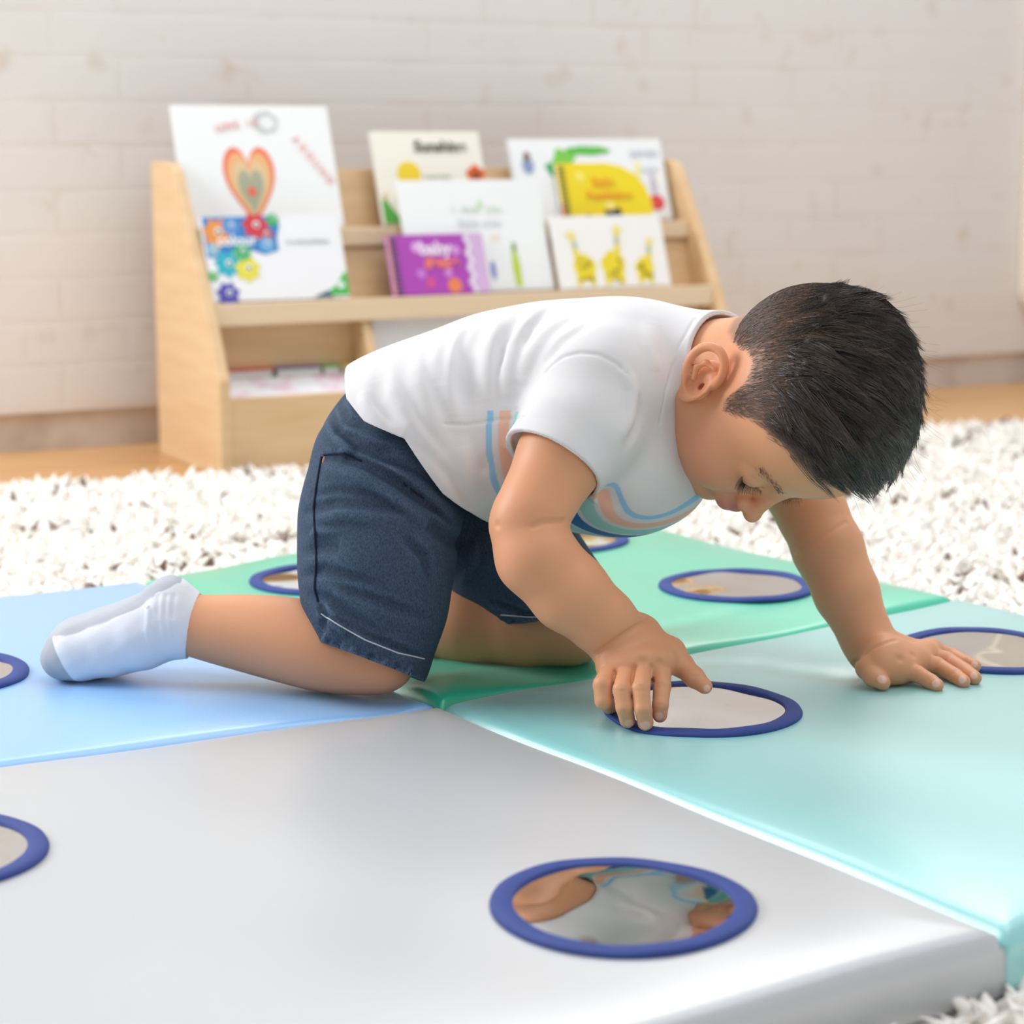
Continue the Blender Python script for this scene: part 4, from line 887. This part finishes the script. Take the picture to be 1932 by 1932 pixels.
# ------------------------------------------------------------------ hair, eyebrows, eyelashes
skull = Field()
for p_ in body.prims[:3]: skull.prims.append(p_)
def sk(P): return skull.ev(P)
def skproj(P, off, it=4):
    P = P.copy()
    for _ in range(it):
        h = .0008; d = sk(P); G = np.stack([sk(P + [h, 0, 0]) - d, sk(P + [0, h, 0]) - d, sk(P + [0, 0, h]) - d], 1) / h; G /= np.linalg.norm(G, axis=1)[:, None]
        P -= (d - off)[:, None] * G
    return P, G
def strands_mesh(name, paths, rad, material, parent, k=3):
    # paths: n x m x 3, rad: n x m
    n, m, _ = paths.shape; T = np.gradient(paths, axis=1); T /= np.linalg.norm(T, axis=2)[..., None] + 1e-12
    A = np.cross(T, np.array([.31, .52, .79])); A /= np.linalg.norm(A, axis=2)[..., None] + 1e-12; B_ = np.cross(T, A)
    V = np.zeros((n, m, k, 3)); an = np.arange(k) * 2 * math.pi / k
    for j in range(k): V[:, :, j] = paths + rad[..., None] * (math.cos(an[j]) * A + math.sin(an[j]) * B_)
    idx = np.arange(n * m * k).reshape(n, m, k)
    Q = [np.stack([idx[:, :-1, j], idx[:, :-1, (j + 1) % k], idx[:, 1:, (j + 1) % k], idx[:, 1:, j]], -1).reshape(-1, 4) for j in range(k)]
    return link(name, npmesh(name, V.reshape(-1, 3), np.concatenate(Q)), material, parent)
def flow(h, wl):
    # local (F,R,U) direction: short hair lies back and down, long hair is combed across and forward
    f_, r_, u_ = h[:, 0], h[:, 1], h[:, 2]
    dl = np.stack([.30 + .05 * (f_ + 4), np.full_like(f_, -1.0), .30 - .0 * u_], 1)
    ds = np.stack([.05 + .06 * f_, -.10 * np.sign(r_), np.full_like(f_, 1.0)], 1)
    return ds * (1 - wl)[:, None] + dl * wl[:, None]
def grow(root, L, wl, off, m, jitter=.18, seed=1, liftend=0.0):
    n = len(root); r = np.random.default_rng(seed); P, _ = skproj(root, np.full(n, .0002)); out = [P]; jit = r.normal(0, jitter, (n, 3))
    for s in range(1, m):
        h = toH(P); d = flow(h, wl) + jit + .16 * np.stack([vnoise(h, .9, 5), vnoise(h, .8, 6), vnoise(h, .9, 7)], 1); d = d @ HA
        _, G = skproj(P, np.zeros(n), 1); d -= (d * G).sum(1)[:, None] * G; d /= np.linalg.norm(d, axis=1)[:, None] + 1e-9
        t = s / (m - 1); P = P + d * (L / (m - 1))[:, None]
        P, _ = skproj(P, off * np.minimum(1, t * 2.2) ** .8 + liftend * max(0, t - .6) ** 2 * 6, 2); out.append(P)
    return np.stack(out, 1)
def longw(h): return smooth(4.6, 8.6, h[:, 2] + .25 * h[:, 0] + .25 * np.abs(h[:, 1]) * -1 + 1.0)
def roots(n, seed, cond):
    r = np.random.default_rng(seed); d = r.normal(size=(n, 3)); d /= np.linalg.norm(d, axis=1)[:, None]
    P = H(0, 0, 4.6) + d * .09; P, _ = skproj(P, np.full(n, .0002), 5); h = toH(P); return P[cond(h)]
HAIRM = attr_mat('dark_brown_hair', .26, .9); HAIRS = mat('short_brown_hair', (.16, .108, .080), .40, .7)
R1 = roots(34000, 1, lambda h: (hairmask(h) + .30 * vnoise(h, 2.2, 8) > .15))
h = toH(R1); wl = longw(h); keep = (rng.random(len(R1)) > .05) & ((np.linalg.norm(h - [-.8, 7.2, .8], axis=1) > 2.0)); R1 = R1[keep]; h = h[keep]; wl = wl[keep]
edge = smooth(.1, 1.6, hairmask(h)); L = (.0055 + .0060 * edge + .010 * wl) * rng.uniform(.7, 1.25, len(R1))
paths = grow(R1, L, wl, rng.uniform(.0004, .0015, len(R1)) * (.4 + .6 * edge) + .0022 * wl, 5, .22, 2)
rad = np.linspace(1, .25, 5)[None] * rng.uniform(.00016, .00026, len(R1))[:, None] * (.55 + .45 * edge)[:, None]
hair = strands_mesh('hair', paths, rad, HAIRS, person)
# long combed top: guides, then locks around each guide
G0 = roots(2600, 3, lambda h: (longw(h) > .14) & (hairmask(h) > .8)); G0 = G0[:430]; hg = toH(G0); wg = longw(hg); ng = len(G0)
Lg = (.012 + .036 * wg) * rng.uniform(.75, 1.2, ng); m = 12; offg = .0016 + .0092 * wg * rng.uniform(.4, 1.0, ng)
GP = grow(G0, Lg, np.clip(wg + .35, 0, 1), offg, m, .10, 4, .006)
per = 32; ci_ = np.repeat(np.arange(ng), per); t = np.linspace(0, 1, m)
offs = rng.normal(0, .0046, (len(ci_), 3)); rts, _ = skproj(G0[ci_] + offs, np.full(len(ci_), .0003), 3); offs = rts - G0[ci_]
sh = (1 - .86 * t ** .8)[None, :, None]; wob = rng.normal(0, .0007, (len(ci_), 1, 3)) * (t ** 1.5)[None, :, None]
PT = GP[ci_] + offs[:, None] * sh + wob
Ls = rng.uniform(.78, 1.0, len(ci_)); tt = t[None] * Ls[:, None] * (m - 1); i0 = np.clip(tt.astype(int), 0, m - 2); fr = (tt - i0)[..., None]; ar_ = np.arange(len(ci_))[:, None]
PT = PT[ar_, i0] * (1 - fr) + PT[ar_, i0 + 1] * fr
flat_, _ = skproj(PT.reshape(-1, 3), np.maximum(sk(PT.reshape(-1, 3)), .0003), 1); PT = flat_.reshape(PT.shape)
rad = (1 - .8 * t[None] ** 2) * rng.uniform(.00018, .00030, len(ci_))[:, None]
ho = strands_mesh('hair', PT, rad, HAIRM, person)
lv = np.exp(rng.normal(0, .55, ng))[ci_] * np.exp(rng.normal(0, .35, len(ci_))); hcol = np.array([.050, .036, .029]) * np.clip(lv, .3, 3.2)[:, None]
setcol(ho.data, np.repeat(hcol, m * 3, axis=0))
# a few loose hairs
G1 = roots(900, 9, lambda h: (longw(h) > .6) & (hairmask(h) > 1.5))[:70]
LP = grow(G1, rng.uniform(.03, .055, len(G1)), np.full(len(G1), .9), rng.uniform(.006, .011, len(G1)), 12, .35, 12, .022)
strands_mesh('hair', LP, (1 - .7 * t[None] ** 2) * np.full((len(G1), 1), .00016), HAIRS, person)
LASH = mat('lash', (.012, .009, .008), .5, .3)
for s_, nm in ((1, 'eyebrow'), (-1, 'eyebrow')):
    n = 120; q = rng.random(n); P0 = np.array([H(np.interp(a, [0, .5, 1], [8.9, 8.5, 7.4]), s_ * (1.1 + 3.5 * a), np.interp(a, [0, .5, 1], [2.55, 3.15, 2.75]) + rng.normal(0, .24)) for a in q])
    P0 = project(body, P0, 5, .0001); dr = HR * s_ * .9 + HU * .25; paths = [P0]
    for i in range(3): paths.append(project(body, paths[-1] + (dr + rng.normal(0, .15, (n, 3))) * .0016, 2, .0003))
    strands_mesh(nm, np.stack(paths, 1), np.array([[.00013, .00012, .0001, .00004]]) * np.ones((n, 1)), HAIRS, person)
    n = 34; q = np.linspace(0, 1, n); LX = np.array([H(np.interp(a, [0, .25, .5, .75, 1], [7.55, 8.02, 8.2, 8.12, 7.9]), s_ * np.interp(a, [0, .25, .5, .75, 1], [4.15, 3.5, 2.9, 2.1, 1.45]), np.interp(a, [0, .25, .5, .75, 1], [1.1, .68, .58, .70, 1.05])) for a in q])
    LX = project(body, LX, 5, .0); pth = []
    for a, p in zip(q, LX):
        d0 = HF * 1.0 - HU * .9 + HR * s_ * (.5 - a) * 1.2; ln = .0095 * (1 - .35 * a) * random.uniform(.85, 1.1)
        pth.append([p + d0 * ln * x + HU * ln * .45 * x * x for x in (0, .33, .66, 1)])
    strands_mesh('eyelashes', np.array(pth), np.array([[.00024, .00021, .00015, .00005]]) * np.ones((n, 1)), LASH, person)
